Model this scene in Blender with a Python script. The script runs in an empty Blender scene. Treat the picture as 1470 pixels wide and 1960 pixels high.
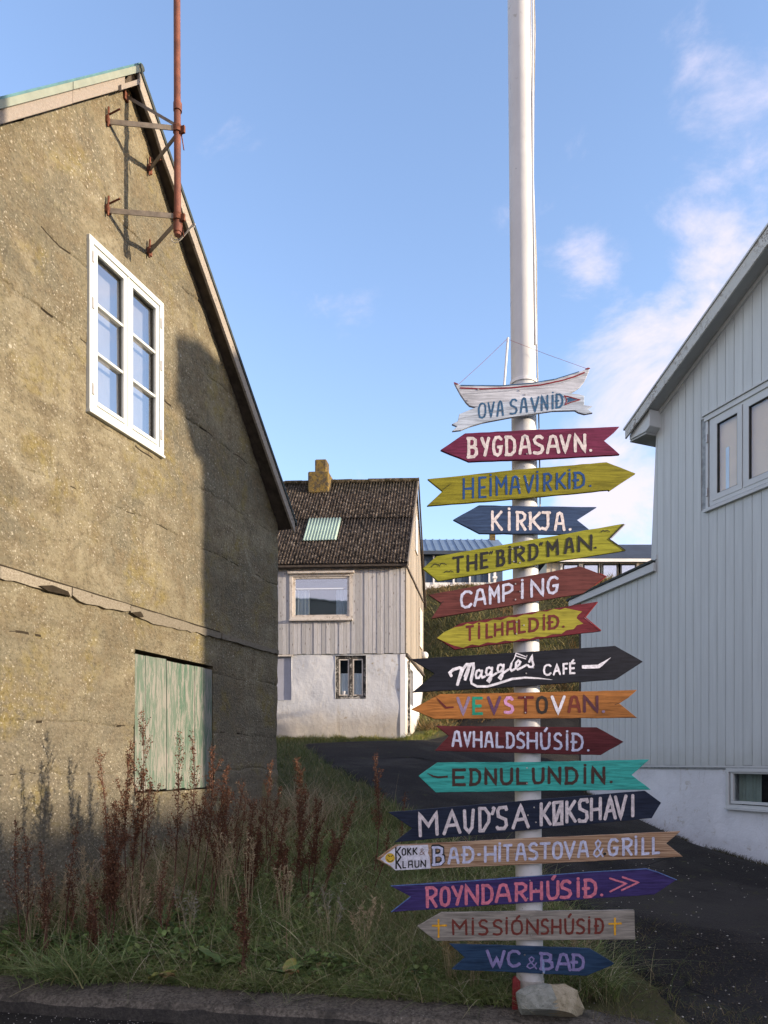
import bpy, bmesh, math, random
import numpy as np
from mathutils import Vector, Matrix, noise as mnoise

random.seed(7)
rng = np.random.default_rng(7)
sc = bpy.context.scene
COL = sc.collection

# ------------------------------------------------------------------ camera, sky, sun, exposure
EZ = 1.6                      # eye height above the kerb top
F = 1400.0                    # focal length in photograph pixels (1470 x 1960)
CX, HY = 735.0, 1460.0        # principal column and horizon row
cam_d = bpy.data.cameras.new('camera')
cam = bpy.data.objects.new('camera', cam_d)
COL.objects.link(cam)
cam.location = (0, 0, EZ)
cam.rotation_euler = (math.radians(90), 0, 0)
cam_d.sensor_fit = 'VERTICAL'
cam_d.sensor_height = 36.0
cam_d.lens = F / 1960 * 36
cam_d.shift_y = (HY - 980) / 1960
cam_d.clip_start = 0.05
cam_d.clip_end = 3000
sc.camera = cam

SUN_AZ = Vector((0.961, -0.276, 0)).normalized()
SUN_TAN = 0.178
SUN_EL = math.atan(SUN_TAN)
SUN_ROT = math.atan2(SUN_AZ.x, SUN_AZ.y)

w = bpy.data.worlds.new('World')
sc.world = w
w.use_nodes = True
nt = w.node_tree
for n in list(nt.nodes):
    nt.nodes.remove(n)
def wn(t, **k):
    n = nt.nodes.new(t)
    for a, b in k.items():
        setattr(n, a, b)
    return n
out = wn('ShaderNodeOutputWorld')
bg = wn('ShaderNodeBackground')
bg.inputs['Strength'].default_value = 0.15
sky = wn('ShaderNodeTexSky', sky_type='NISHITA')
sky.sun_disc = False
sky.sun_elevation = SUN_EL
sky.sun_rotation = SUN_ROT
sky.air_density = 1.0
sky.dust_density = 0.3
sky.ozone_density = 1.6
tc = wn('ShaderNodeTexCoord')
nt.links.new(bg.outputs[0], out.inputs[0])
def wmath(op, a, b=None, c=None, clamp=False):
    n = wn('ShaderNodeMath', operation=op)
    n.use_clamp = clamp
    for i, v in enumerate((a, b, c)):
        if v is None:
            continue
        if isinstance(v, (int, float)):
            n.inputs[i].default_value = v
        else:
            nt.links.new(v, n.inputs[i])
    return n.outputs[0]
def wnoise(scale, detail, rough, vec, dist=0.0):
    n = wn('ShaderNodeTexNoise')
    n.inputs['Scale'].default_value = scale
    n.inputs['Detail'].default_value = detail
    n.inputs['Roughness'].default_value = rough
    n.inputs['Distortion'].default_value = dist
    nt.links.new(vec, n.inputs['Vector'])
    return n.outputs['Fac']
mp = wn('ShaderNodeMapping')
mp.inputs['Scale'].default_value = (1, 1, 1.5)
mp.inputs['Rotation'].default_value = (0.25, 0.55, 0.1)
nt.links.new(tc.outputs['Generated'], mp.inputs['Vector'])
n_big = wnoise(2.3, 3, 0.5, mp.outputs[0], 0.3)
n_det = wnoise(6.5, 9, 0.62, mp.outputs[0], 0.35)
# cloud puffs in view, then unseen added ones: (direction x, y, z, tightness, weight)
def pdir(px, py):
    return Vector(((px - CX) / F, 1, (HY - py) / F)).normalized()
puffs = [(pdir(1155, 510), 300, .50), (pdir(1180, 600), 420, .38), (pdir(1400, 400), 110, .56), (pdir(1440, 220), 150, .36),
         (pdir(1230, 740), 90, .58), (pdir(1170, 930), 60, .56), (pdir(1330, 700), 90, .5), (pdir(1350, 60), 180, .22),
         (pdir(1650, 700), 12, .4), (Vector((.62, .30, .80)).normalized(), 9, .70),
         (Vector((.1, -.9, .4)).normalized(), 1.3, .95), (Vector((-.8, -.5, .5)).normalized(), 2.0, .8), (Vector((0, -.3, 1)).normalized(), 2.5, .75)]  # unseen clouds behind and overhead, added to brighten the shaded parts
acc = None
for d, k, wt in puffs:
    dp = wn('ShaderNodeVectorMath', operation='DOT_PRODUCT')
    nt.links.new(tc.outputs['Generated'], dp.inputs[0])
    dp.inputs[1].default_value = d
    e = wmath('MULTIPLY', wmath('EXPONENT', wmath('MULTIPLY', wmath('SUBTRACT', dp.outputs['Value'], 1.0), float(k) * 2)), wt)
    acc = e if acc is None else wmath('MAXIMUM', acc, e)
fld = wmath('ADD', wmath('MULTIPLY', n_det, 1.35), wmath('MULTIPLY', n_big, 0.45))
fld = wmath('ADD', fld, acc)
mr = wn('ShaderNodeMapRange', interpolation_type='SMOOTHSTEP')
mr.inputs['From Min'].default_value = 1.09
mr.inputs['From Max'].default_value = 1.52
mr.inputs['To Max'].default_value = 0.88
nt.links.new(fld, mr.inputs['Value'])
sky_gain = wn('ShaderNodeMix', data_type='RGBA', blend_type='MULTIPLY')
sky_gain.inputs[0].default_value = 1.0
nt.links.new(sky.outputs[0], sky_gain.inputs[6])
sky_gain.inputs[7].default_value = (0.80, 0.745, 0.81, 1)
SKY_MIX = wn('ShaderNodeMix', data_type='RGBA')
nt.links.new(mr.outputs[0], SKY_MIX.inputs[0])
nt.links.new(sky_gain.outputs[2], SKY_MIX.inputs[6])
SKY_MIX.inputs[7].default_value = (1.66, 1.52, 1.80, 1)      # evening cloud, faintly pink
nt.links.new(SKY_MIX.outputs[2], bg.inputs['Color'])

sun_d = bpy.data.lights.new('sun', 'SUN')
sun_d.energy = 2.0
sun_d.angle = math.radians(0.9)
sun_d.color = (1.0, 0.82, 0.62)
sun = bpy.data.objects.new('sun', sun_d)
COL.objects.link(sun)
sdir = Vector((SUN_AZ.x, SUN_AZ.y, SUN_TAN))
sun.rotation_euler = sdir.to_track_quat('Z', 'Y').to_euler()
sun.location = (20, -8, 12)

sc.view_settings.view_transform = 'Standard'
sc.view_settings.look = 'None'
sc.view_settings.gamma = 1.0
sc.view_settings.use_curve_mapping = False
sc.view_settings.exposure = 2.08

# ------------------------------------------------------------------ material helpers
class Mat:
    def __init__(s, name, rough=0.8, spec=0.3, metallic=0.0):
        s.m = bpy.data.materials.new(name)
        s.m.use_nodes = True
        s.t = s.m.node_tree
        s.b = s.t.nodes['Principled BSDF']
        s.b.inputs['Roughness'].default_value = rough
        s.b.inputs['Specular IOR Level'].default_value = spec
        s.b.inputs['Metallic'].default_value = metallic
        s.tc = s.n('ShaderNodeTexCoord')
        s.obj = s.tc.outputs['Object']
    def n(s, t, **k):
        n = s.t.nodes.new(t)
        for a, b in k.items():
            setattr(n, a, b)
        return n
    def l(s, a, b):
        s.t.links.new(a, b)
    def setin(s, node, i, v):
        if hasattr(v, 'is_output'):
            s.l(v, node.inputs[i])
        else:
            node.inputs[i].default_value = v
    def map(s, scale=(1, 1, 1), rot=(0, 0, 0), src=None, rand=False):
        m = s.n('ShaderNodeMapping')
        m.inputs['Scale'].default_value = scale
        m.inputs['Rotation'].default_value = rot
        s.l(src or s.obj, m.inputs['Vector'])
        if rand:
            oi = s.n('ShaderNodeObjectInfo')
            mu = s.n('ShaderNodeMath', operation='MULTIPLY')
            s.l(oi.outputs['Random'], mu.inputs[0]); mu.inputs[1].default_value = 37.0
            s.l(mu.outputs[0], m.inputs['Location'])
        return m.outputs[0]
    def geo(s):
        return s.n('ShaderNodeNewGeometry').outputs['Position']
    def noise(s, scale, detail=4, rough=0.55, vec=None, dist=0.0):
        n = s.n('ShaderNodeTexNoise')
        n.inputs['Scale'].default_value = scale
        n.inputs['Detail'].default_value = detail
        n.inputs['Roughness'].default_value = rough
        n.inputs['Distortion'].default_value = dist
        s.l(vec or s.obj, n.inputs['Vector'])
        return n.outputs['Fac']
    def vor(s, scale, vec=None, feature='F1', out='Distance', rnd=1.0):
        n = s.n('ShaderNodeTexVoronoi', feature=feature)
        n.inputs['Scale'].default_value = scale
        n.inputs['Randomness'].default_value = rnd
        s.l(vec or s.obj, n.inputs['Vector'])
        return n.outputs[out]
    def ramp(s, v, a, b, smooth=True, lo=0.0, hi=1.0):
        n = s.n('ShaderNodeMapRange', interpolation_type='SMOOTHSTEP' if smooth else 'LINEAR')
        n.inputs['From Min'].default_value = a
        n.inputs['From Max'].default_value = b
        n.inputs['To Min'].default_value = lo
        n.inputs['To Max'].default_value = hi
        s.l(v, n.inputs['Value'])
        return n.outputs[0]
    def math(s, op, a, b=0.0):
        n = s.n('ShaderNodeMath', operation=op)
        s.setin(n, 0, a); s.setin(n, 1, b)
        return n.outputs[0]
    def mix(s, f, a, b, mode='MIX'):
        n = s.n('ShaderNodeMix', data_type='RGBA', blend_type=mode)
        s.setin(n, 0, f)
        s.setin(n, 6, (*a, 1) if isinstance(a, tuple) else a)
        s.setin(n, 7, (*b, 1) if isinstance(b, tuple) else b)
        return n.outputs[2]
    def color(s, c):
        if isinstance(c, tuple):
            s.b.inputs['Base Color'].default_value = (*c, 1)
        else:
            s.l(c, s.b.inputs['Base Color'])
        return s
    def bump(s, h, strength=0.4, dist=0.01):
        n = s.n('ShaderNodeBump')
        n.inputs['Strength'].default_value = strength
        n.inputs['Distance'].default_value = dist
        s.l(h, n.inputs['Height'])
        s.l(n.outputs[0], s.b.inputs['Normal'])
        return s
    def rand(s):
        return s.n('ShaderNodeObjectInfo').outputs['Random']
    def xyz(s, src=None):
        n = s.n('ShaderNodeSeparateXYZ')
        s.l(src or s.obj, n.inputs[0])
        return n.outputs

def srgb(r, g, b):
    return tuple(((c / 255) / 12.92 if c / 255 <= 0.04045 else ((c / 255 + 0.055) / 1.055) ** 2.4) for c in (r, g, b))

def m_plain(name, c, rough=0.7, spec=0.3, var=0.25, sc_=12.0, metallic=0.0, bump=0.15):
    m = Mat(name, rough, spec, metallic)
    f = m.noise(sc_, 5, 0.6)
    m.color(m.mix(m.ramp(f, 0.3, 0.7), tuple(x * (1 - var) for x in c), tuple(min(1, x * (1 + var)) for x in c)))
    m.bump(m.noise(sc_ * 6, 4, 0.6), bump, 0.004)
    return m.m

def m_concrete():
    m = Mat('old_harled_concrete', 0.95, 0.15)
    g = m.geo()
    big = m.noise(0.9, 5, 0.6, g)
    mid = m.noise(4.5, 6, 0.65, g, 0.4)
    fine = m.noise(26, 6, 0.78, g)
    base = m.mix(m.ramp(big, 0.35, 0.65), (0.124, 0.113, 0.080), (0.228, 0.200, 0.130))
    base = m.mix(m.ramp(mid, 0.42, 0.62), base, (0.155, 0.128, 0.080))
    # greyer near the ground
    z = m.xyz(g)[2]
    low = m.math('MULTIPLY', m.ramp(z, 2.9, 1.2), m.ramp(mid, 0.25, 0.6, lo=0.4))
    base = m.mix(m.math('MULTIPLY', low, 0.75), base, (0.150, 0.136, 0.105))
    # yellow lichen below the window and along damp streaks
    li = m.math('MULTIPLY', m.ramp(m.noise(1.6, 5, 0.6, g, 0.6), 0.50, 0.68), m.ramp(m.noise(12, 4, 0.6, g), 0.35, 0.6))
    base = m.mix(m.math('MULTIPLY', li, 0.55), base, (0.22, 0.175, 0.04))
    dk = m.ramp(m.noise(2.4, 6, 0.7, g, 0.8), 0.56, 0.74)
    base = m.mix(m.math('MULTIPLY', dk, 0.45), base, (0.060, 0.052, 0.035))
    # coarse grit
    gr = m.ramp(fine, 0.50, 0.66)
    base = m.mix(m.math('MULTIPLY', gr, 0.35), base, (0.26, 0.23, 0.155))
    bdl = m.ramp(m.noise(1.0, 4, 0.6, m.map((0.5, 0.5, 8.5), src=g)), 0.42, 0.68)
    base = m.mix(m.math('MULTIPLY', bdl, 0.30), base, (0.10, 0.088, 0.060))
    stk = m.ramp(m.noise(1.0, 5, 0.65, m.map((5.5, 5.5, 0.45), src=g)), 0.54, 0.72)
    base = m.mix(m.math('MULTIPLY', stk, 0.38), base, (0.085, 0.078, 0.055))
    pale = m.ramp(m.noise(1.1, 6, 0.7, g, 1.2), 0.55, 0.70)
    base = m.mix(m.math('MULTIPLY', pale, 0.35), base, (0.34, 0.31, 0.22))
    dg = m.ramp(fine, 0.50, 0.34)
    base = m.mix(m.math('MULTIPLY', dg, 0.5), base, (0.035, 0.03, 0.022))
    # pale lichen spots and shells of two sizes
    dens = m.ramp(m.noise(1.3, 4, 0.6, g), 0.34, 0.58, lo=.18)
    warp = m.n('ShaderNodeVectorMath', operation='ADD')
    nn = m.n('ShaderNodeTexNoise'); nn.inputs['Scale'].default_value = 40; m.l(g, nn.inputs['Vector'])
    sc1 = m.n('ShaderNodeVectorMath', operation='SCALE'); m.l(nn.outputs['Color'], sc1.inputs[0]); sc1.inputs['Scale'].default_value = 0.03
    m.l(g, warp.inputs[0]); m.l(sc1.outputs[0], warp.inputs[1])
    for s_, r0, keep, amt in ((6, 0.13, 0.30, 0.9), (13, 0.17, 0.40, 0.8), (27, 0.28, 0.50, 0.75), (50, 0.34, 0.50, 0.6)):
        d = m.vor(s_, warp.outputs[0])
        cval = m.vor(s_, warp.outputs[0], out='Color')
        sel = m.ramp(m.xyz(cval)[0], keep, keep - 0.02)
        spot = m.math('MULTIPLY', m.ramp(d, r0, r0 * 0.45), sel)
        spot = m.math('MULTIPLY', spot, m.math('MULTIPLY', dens, amt))
        base = m.mix(spot, base, (0.40, 0.37, 0.29))
    m.color(base)
    h = m.math('ADD', m.math('MULTIPLY', fine, 0.6), m.math('MULTIPLY', m.vor(38, g), 0.5))
    h = m.math('ADD', h, m.math('MULTIPLY', mid, 0.8))
    m.bump(h, 0.9, 0.028)
    return m.m

def m_dark_crack():
    return m_plain('crack_dirt', (0.03, 0.024, 0.016), 0.95, 0.1)

def m_weathered(name, c1, c2, dark, axis='z', dens=0.5, rough=0.85):
    """grey weathered timber with grain along one axis"""
    m = Mat(name, rough, 0.2)
    sc_ = {'z': (22, 22, 1.2), 'x': (1.2, 22, 22)}[axis]
    v = m.map(sc_, rand=True)
    gr = m.noise(3.0, 6, 0.65, v, 0.4)
    v2 = m.map(tuple(a * 3 for a in sc_), rand=True)
    fi = m.noise(3.0, 4, 0.6, v2)
    c = m.mix(m.ramp(gr, 0.3, 0.7), c1, c2)
    c = m.mix(m.math('MULTIPLY', m.ramp(fi, 0.55, 0.75), dens), c, dark)
    kn = m.map((6, 6, 2.4) if axis == 'z' else (1.8, 6, 6), rand=True)
    c = m.mix(m.math('MULTIPLY', m.ramp(m.vor(1.6, kn), 0.20, 0.06), 0.85), c, dark)
    c = m.mix(m.math('MULTIPLY', m.rand(), 0.5), c, tuple(x * 0.5 for x in c1))
    m.color(c)
    m.bump(m.math('ADD', gr, m.math('MULTIPLY', fi, 0.6)), 0.5, 0.006)
    return m.m

def m_paint_board(name, c, wear=0.3, under=None, grain=0.6, rough=0.55):
    """painted signboard: brushed paint, grain telling through, worn spots"""
    m = Mat(name, rough, 0.2)
    c = tuple(x * BOARD_K for x in c); under = tuple(x * BOARD_K for x in under) if under else None
    v = m.map((2.2, 10, 30), rand=True)
    gr = m.noise(2.5, 6, 0.65, v, 0.5)
    big = m.noise(5, 4, 0.6)
    a = tuple(x * 0.60 for x in c); b = tuple(min(1, x * 1.28 + 0.006) for x in c)
    col = m.mix(m.ramp(gr, 0.3, 0.7), a, b)
    col = m.mix(m.math('MULTIPLY', m.ramp(big, 0.45, 0.7), 0.35), col, tuple(min(1, x * 1.3 + 0.01) for x in c))
    u = under or tuple(x * 0.35 for x in c)
    col = m.mix(m.math('MULTIPLY', m.ramp(m.noise(3.0, 8, 0.75, m.map((3, 10, 22), rand=True), 0.8), 0.62, 0.70), wear), col, u)
    m.color(col)
    m.bump(gr, 0.35 * grain, 0.006)
    return m.m

BOARD_K = 0.80
LETTER_K = 1.0
def m_letter(name, c):
    c = tuple(x * LETTER_K for x in c)
    m = Mat(name, 0.6, 0.3)
    g = m.noise(45, 6, 0.75)
    col = m.mix(m.ramp(g, 0.35, 0.68), tuple(x * 0.66 for x in c), tuple(min(1, x * 1.08) for x in c))
    m.color(col)
    return m.m

def m_glass(name, tint=(0.02, 0.03, 0.04), refl=0.35, rough=0.03, glos=(0.95, 0.97, 1.0)):
    m = Mat(name)
    t = m.t
    lw = m.n('ShaderNodeLayerWeight'); lw.inputs['Blend'].default_value = 0.5
    gl = m.n('ShaderNodeBsdfGlossy'); gl.inputs['Roughness'].default_value = rough
    gl.inputs['Color'].default_value = (*glos, 1)
    tr = m.n('ShaderNodeBsdfTransparent'); tr.inputs['Color'].default_value = (0.9, 0.93, 0.93, 1)
    mx = m.n('ShaderNodeMixShader')
    f = m.math('ADD', m.math('MULTIPLY', m.math('POWER', lw.outputs['Facing'], 4.0), .6), refl)
    m.l(f, mx.inputs[0]); m.l(tr.outputs[0], mx.inputs[1]); m.l(gl.outputs[0], mx.inputs[2])
    m.l(mx.outputs[0], t.nodes['Material Output'].inputs['Surface'])
    bn = m.n('ShaderNodeBump'); bn.inputs['Strength'].default_value = 0.05; bn.inputs['Distance'].default_value = 0.02
    m.l(m.noise(2.0, 2, 0.5), bn.inputs['Height']); m.l(bn.outputs[0], gl.inputs['Normal'])
    return m.m

def m_foliage(name, c, var=0.5, rough=0.6):
    """colour from the per-blade attribute 'tint' (0..1) around a base"""
    m = Mat(name, rough, 0.25)
    at = m.n('ShaderNodeAttribute'); at.attribute_name = 'tint'
    m.l(at.outputs['Color'], m.b.inputs['Base Color'])
    tr = m.n('ShaderNodeBsdfTranslucent'); m.l(at.outputs['Color'], tr.inputs['Color'])
    mx = m.n('ShaderNodeMixShader'); mx.inputs[0].default_value = 0.25
    m.l(m.b.outputs[0], mx.inputs[1]); m.l(tr.outputs[0], mx.inputs[2])
    m.l(mx.outputs[0], m.t.nodes['Material Output'].inputs['Surface'])
    return m.m

def m_asphalt():
    m = Mat('wet_dark_asphalt', 0.9, 0.12)
    g = m.geo()
    big = m.noise(0.7, 5, 0.6, g, 0.5)
    fine = m.noise(60, 4, 0.7, g)
    c = m.mix(m.ramp(fine, 0.3, 0.75), (0.008, 0.0075, 0.0075), (0.030, 0.028, 0.027))
    c = m.mix(m.math('MULTIPLY', m.ramp(big, 0.5, 0.7), 0.6), c, (0.036, 0.036, 0.030))
    pb = m.math('MULTIPLY', m.ramp(m.vor(16, g), 0.11, 0.05), m.ramp(m.xyz(m.vor(16, g, out='Color'))[1], 0.12, 0.10))
    c = m.mix(m.math('MULTIPLY', pb, 0.8), c, (0.30, 0.29, 0.27))
    c = m.mix(m.math('MULTIPLY', m.ramp(m.noise(0.45, 4, 0.6, g, 0.8), 0.48, 0.66), 0.55), c, (0.050, 0.047, 0.043))
    ck = m.ramp(m.vor(0.9, m.map((1, 1, 1), src=g), 'DISTANCE_TO_EDGE'), 0.012, 0.0)
    c = m.mix(m.math('MULTIPLY', ck, m.ramp(m.noise(0.8, 3, 0.5, g), 0.5, 0.6)), c, (0.004, 0.004, 0.004))
    # moss and grit thickening towards the verge by the pole
    ms = m.math('MULTIPLY', m.ramp(m.noise(5.5, 7, 0.75, g, 0.3), 0.56, 0.68), m.ramp(m.noise(0.8, 3, 0.6, g), 0.38, 0.6))
    c = m.mix(m.math('MULTIPLY', ms, 0.75), c, (0.055, 0.058, 0.020))
    m.color(c)
    m.bump(m.math('ADD', fine, m.math('MULTIPLY', m.vor(45, g), 0.7)), 0.9, 0.012)
    return m.m

def m_soil():
    m = Mat('mossy_soil', 0.95, 0.1)
    g = m.geo()
    c = m.mix(m.ramp(m.noise(1.4, 6, 0.65, g, 0.4), 0.35, 0.65), (0.050, 0.062, 0.024), (0.095, 0.088, 0.042))
    c = m.mix(m.math('MULTIPLY', m.ramp(m.noise(18, 5, 0.7, g), 0.45, 0.65), 0.6), c, (0.10, 0.085, 0.045))
    m.color(c)
    m.bump(m.noise(9, 7, 0.75, g), 0.9, 0.06)
    return m.m

def m_kerb():
    m = Mat('rough_kerb_concrete', 0.92, 0.2)
    g = m.geo()
    fine = m.noise(45, 5, 0.7, g)
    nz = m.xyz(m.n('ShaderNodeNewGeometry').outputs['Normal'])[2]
    c = m.mix(m.ramp(fine, 0.3, 0.7), (0.060, 0.054, 0.044), (0.175, 0.155, 0.125))
    sp = m.ramp(m.vor(34, g), 0.20, 0.08)
    c = m.mix(m.math('MULTIPLY', m.math('MULTIPLY', sp, m.ramp(m.noise(3, 3, 0.5, g), 0.4, 0.6)), 0.8), c, (0.30, 0.28, 0.24))
    c = m.mix(m.math('MULTIPLY', m.ramp(m.noise(4, 6, 0.7, g), 0.5, 0.66), 0.75), c, (0.035, 0.033, 0.028))
    c = m.mix(m.math('MULTIPLY', m.ramp(nz, 0.6, 0.2), 0.7), c, (0.030, 0.030, 0.030))   # darker on the upright riser than on the top
    m.color(c)
    m.bump(m.math('ADD', fine, m.noise(12, 6, 0.7, g)), 0.9, 0.02)
    return m.m

def m_whitewash(name, c=(0.62, 0.63, 0.64), dirt=(0.36, 0.31, 0.22), amt=0.7, base_z=None):
    m = Mat(name, 0.85, 0.2)
    g = m.geo()
    col = m.mix(m.ramp(m.noise(1.2, 5, 0.6, g), 0.35, 0.65), tuple(x * 0.88 for x in c), c)
    d = m.math('MULTIPLY', m.ramp(m.noise(7, 7, 0.75, g, 0.4), 0.56, 0.66), m.ramp(m.noise(1.1, 3, 0.5, g), 0.42, 0.62))
    col = m.mix(m.math('MULTIPLY', d, amt), col, dirt)
    st = m.math('MULTIPLY', m.ramp(m.noise(2.0, 4, 0.6, m.map((3, 3, 0.25), src=g)), 0.58, 0.75), 0.35)
    col = m.mix(st, col, dirt)
    if base_z is not None:
        z = m.math('ADD', m.xyz(g)[2], m.math('MULTIPLY', m.noise(2.5, 5, 0.6, g), 0.6))
        col = m.mix(m.ramp(z, base_z + 1.1, base_z + 0.35, hi=0.6), col, dirt)
    col = m.mix(m.math('MULTIPLY', m.ramp(m.vor(3.2, g, 'DISTANCE_TO_EDGE'), 0.008, 0.0), 0.25), col, (0.2, 0.2, 0.19))
    m.color(col)
    m.bump(m.math('ADD', m.noise(6, 5, 0.6, g), m.math('MULTIPLY', m.noise(50, 3, 0.6, g), 0.25)), 0.5, 0.03)
    return m.m

def m_corrugated_roof():
    m = Mat('mossy_fibre_cement', 0.95, 0.12)
    g = m.geo()
    f = m.noise(9, 6, 0.75, m.map((1, 1, 0.45), src=g))
    f2 = m.noise(11, 5, 0.75, g)
    c = m.mix(m.ramp(f, 0.40, 0.60), (0.010, 0.009, 0.008), (0.070, 0.055, 0.042))
    c = m.mix(m.math('MULTIPLY', m.ramp(f2, 0.53, 0.62), 0.7), c, (0.24, 0.205, 0.165))
    z = m.xyz(g)[2]
    c = m.mix(m.math('MULTIPLY', m.ramp(z, 9.6, 10.7), 0.22), c, (0.15, 0.135, 0.06))
    m.color(c)
    m.bump(m.math('ADD', f, f2), 0.8, 0.03)
    return m.m

def m_chimney():
    m = Mat('lichen_chimney', 0.95, 0.1)
    g = m.geo()
    c = m.mix(m.ramp(m.noise(6, 6, 0.7, g), 0.42, 0.6), (0.075, 0.062, 0.042), (0.175, 0.125, 0.040))
    m.color(c)
    m.bump(m.noise(20, 5, 0.7, g), 0.7, 0.03)
    return m.m

def m_flaky(name, c, under):
    m = Mat(name, 0.7, 0.25)
    v = m.map((1.5, 1.5, 1.5), rand=True)
    f = m.noise(13, 8, 0.8, v, 1.0)
    f2 = m.noise(2, 4, 0.6, v)
    fac = m.math('MULTIPLY', m.ramp(f, 0.50, 0.55), m.ramp(f2, 0.38, 0.58))
    m.color(m.mix(fac, m.mix(m.ramp(f2, 0.3, 0.7), tuple(x * .9 for x in c), c), under))
    m.bump(f, 0.5, 0.01)
    return m.m

def m_shutter():
    m = Mat('flaking_green_shutter_paint', 0.8, 0.2)
    g = m.geo()
    v = m.map((9, 9, 1.1), src=g)
    f = m.noise(2.6, 8, 0.8, v, 0.5)
    f2 = m.noise(1.5, 3, 0.6, m.map((1.0, 1.0, .45), src=g))
    c = m.mix(m.ramp(f, 0.44, 0.58), (0.065, 0.118, 0.082), (0.215, 0.208, 0.182))
    c = m.mix(m.ramp(f2, 0.56, 0.74), c, (0.20, 0.193, 0.168))
    c = m.mix(m.math('MULTIPLY', m.ramp(m.noise(4.5, 7, 0.8, v), 0.60, 0.68), 0.8), c, (0.16, 0.14, 0.11))
    c = m.mix(m.math('MULTIPLY', m.rand(), 0.25), c, (0.22, 0.213, 0.19))
    m.color(c)
    m.bump(f, 0.6, 0.01)
    return m.m

def m_wood_sign():
    m = Mat('bare_varnished_pine', 0.6, 0.3)
    v = m.map((1.2, 8, 60), rand=True)
    gr = m.noise(2.0, 5, 0.6, v, 0.6)
    c = m.mix(m.ramp(gr, 0.35, 0.62), (0.17, 0.085, 0.042), (0.46, 0.32, 0.20))
    c = m.mix(m.math('MULTIPLY', m.ramp(m.noise(4, 4, 0.6), 0.5, 0.7), 0.4), c, (0.30, 0.165, 0.08))
    m.color(c); m.bump(gr, 0.4, 0.006)
    return m.m

M = {}
M['concrete'] = m_concrete()
M['dirt'] = m_dark_crack()
M['soil'] = m_soil()
M['asphalt'] = m_asphalt()
M['kerb'] = m_kerb()
M['timber_grey'] = m_weathered('silvered_timber', (0.42, 0.42, 0.42), (0.56, 0.56, 0.56), (0.15, 0.12, 0.10), 'z', .7)
M['timber_gable'] = m_weathered('gable_timber', (0.23, 0.205, 0.17), (0.34, 0.31, 0.265), (0.11, 0.085, 0.055), 'z', .8)
M['ledge'] = m_weathered('rotten_ledge', (0.17, 0.148, 0.105), (0.29, 0.26, 0.205), (0.09, 0.07, 0.045), 'x', .8)
M['barge'] = m_weathered('bleached_bargeboard', (0.27, 0.235, 0.195), (0.38, 0.34, 0.30), (0.12, 0.10, 0.08), 'x', .6)
M['barge_dark'] = m_weathered('weathered_bargeboard', (0.22, 0.195, 0.16), (0.34, 0.30, 0.25), (0.09, 0.075, 0.06), 'x', .6)
M['soffit_dark'] = m_plain('dark_soffit', (0.075, 0.062, 0.048), 0.9, 0.1)
M['verge_metal'] = m_plain('sage_metal_verge', (0.20, 0.225, 0.175), 0.55, 0.4, 0.12, 5)
M['verge_teal'] = m_plain('teal_ridge_sheet', (0.06, 0.15, 0.16), 0.5, 0.4, 0.2, 5)
M['roof_dark'] = m_plain('dark_roof_sheet', (0.045, 0.055, 0.052), 0.8, 0.2)
M['win_white'] = m_plain('white_window_paint', (0.52, 0.55, 0.52), 0.4, 0.4, 0.03, 3, bump=0.03)
M['gasket'] = m_plain('dark_gasket', (0.03, 0.035, 0.035), 0.6)
M['glass'] = m_glass('window_glass', refl=0.42, glos=(1.0, .97, .95))
M['glass_soft'] = m_glass('house_glass', refl=0.05)
M['glass_mid'] = m_glass('small_house_glass', refl=0.28)
M['glass_warm'] = m_glass('clad_house_glass', refl=0.05)
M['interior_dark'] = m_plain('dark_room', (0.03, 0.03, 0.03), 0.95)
M['interior_pale'] = m_plain('pale_roller_blind', (0.33, 0.32, 0.33), 0.9, var=.04)
M['blind_tan'] = m_plain('tan_blind', (0.92, 0.62, 0.38), 0.9, 0.1, 0.04, 3)  # colour of the reflected ochre wall, painted on a sheet
M['curtain'] = m_plain('white_net_curtain', (0.72, 0.78, 0.88), 0.9, 0.1, 0.05, 4)
M['curtain_green'] = m_plain('green_grey_curtain', (0.30, 0.36, 0.33), 0.9, 0.1, 0.1, 4)
M['hinge'] = m_plain('grey_hinge', (0.42, 0.40, 0.38), 0.4, 0.5, .1, 20, 0.4)
M['rust_pipe'] = m_plain('rust_red_pipe', (0.135, 0.046, 0.026), 0.65, 0.35, 0.3, 9)
M['rust'] = m_plain('brown_rust', (0.13, 0.05, 0.03), 0.9, 0.2, 0.4, 30)
M['iron'] = m_plain('grey_strap_iron', (0.17, 0.145, 0.115), 0.75, 0.3, 0.25, 14)
M['shutter'] = m_shutter()
def m_clad(name, c):
    m = Mat(name, 0.7, 0.25)
    g = m.geo()
    st = m.noise(2.0, 6, 0.7, m.map((6, 6, .35), src=g))
    col = m.mix(m.ramp(st, .35, .7), tuple(x * .90 for x in c), c)
    col = m.mix(m.math('MULTIPLY', m.rand(), .10), col, tuple(x * .75 for x in c))
    z = m.math('ADD', m.xyz(g)[2], m.math('MULTIPLY', m.noise(5, 5, .7, g), .5))
    col = m.mix(m.ramp(z, 2.25, 1.75, hi=.30), col, (.30, .31, .26))
    col = m.mix(m.math('MULTIPLY', m.ramp(m.noise(22, 6, .8, g), .66, .70), .5), col, (.34, .33, .29))
    m.color(col); m.bump(m.noise(60, 4, .6, m.map((1, 1, .2), src=g)), .15, .004)
    return m.m
M['clad'] = m_clad('pale_grey_cladding', (0.545, 0.59, 0.58)) if True else m_plain('pale_grey_cladding', (0.56, 0.585, 0.565), 0.7, 0.25, 0.035, 1.3, bump=0.12)
M['clad_back'] = m_plain('cladding_shadow_gap', (0.30, 0.33, 0.34), 0.9, 0.1)
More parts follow.
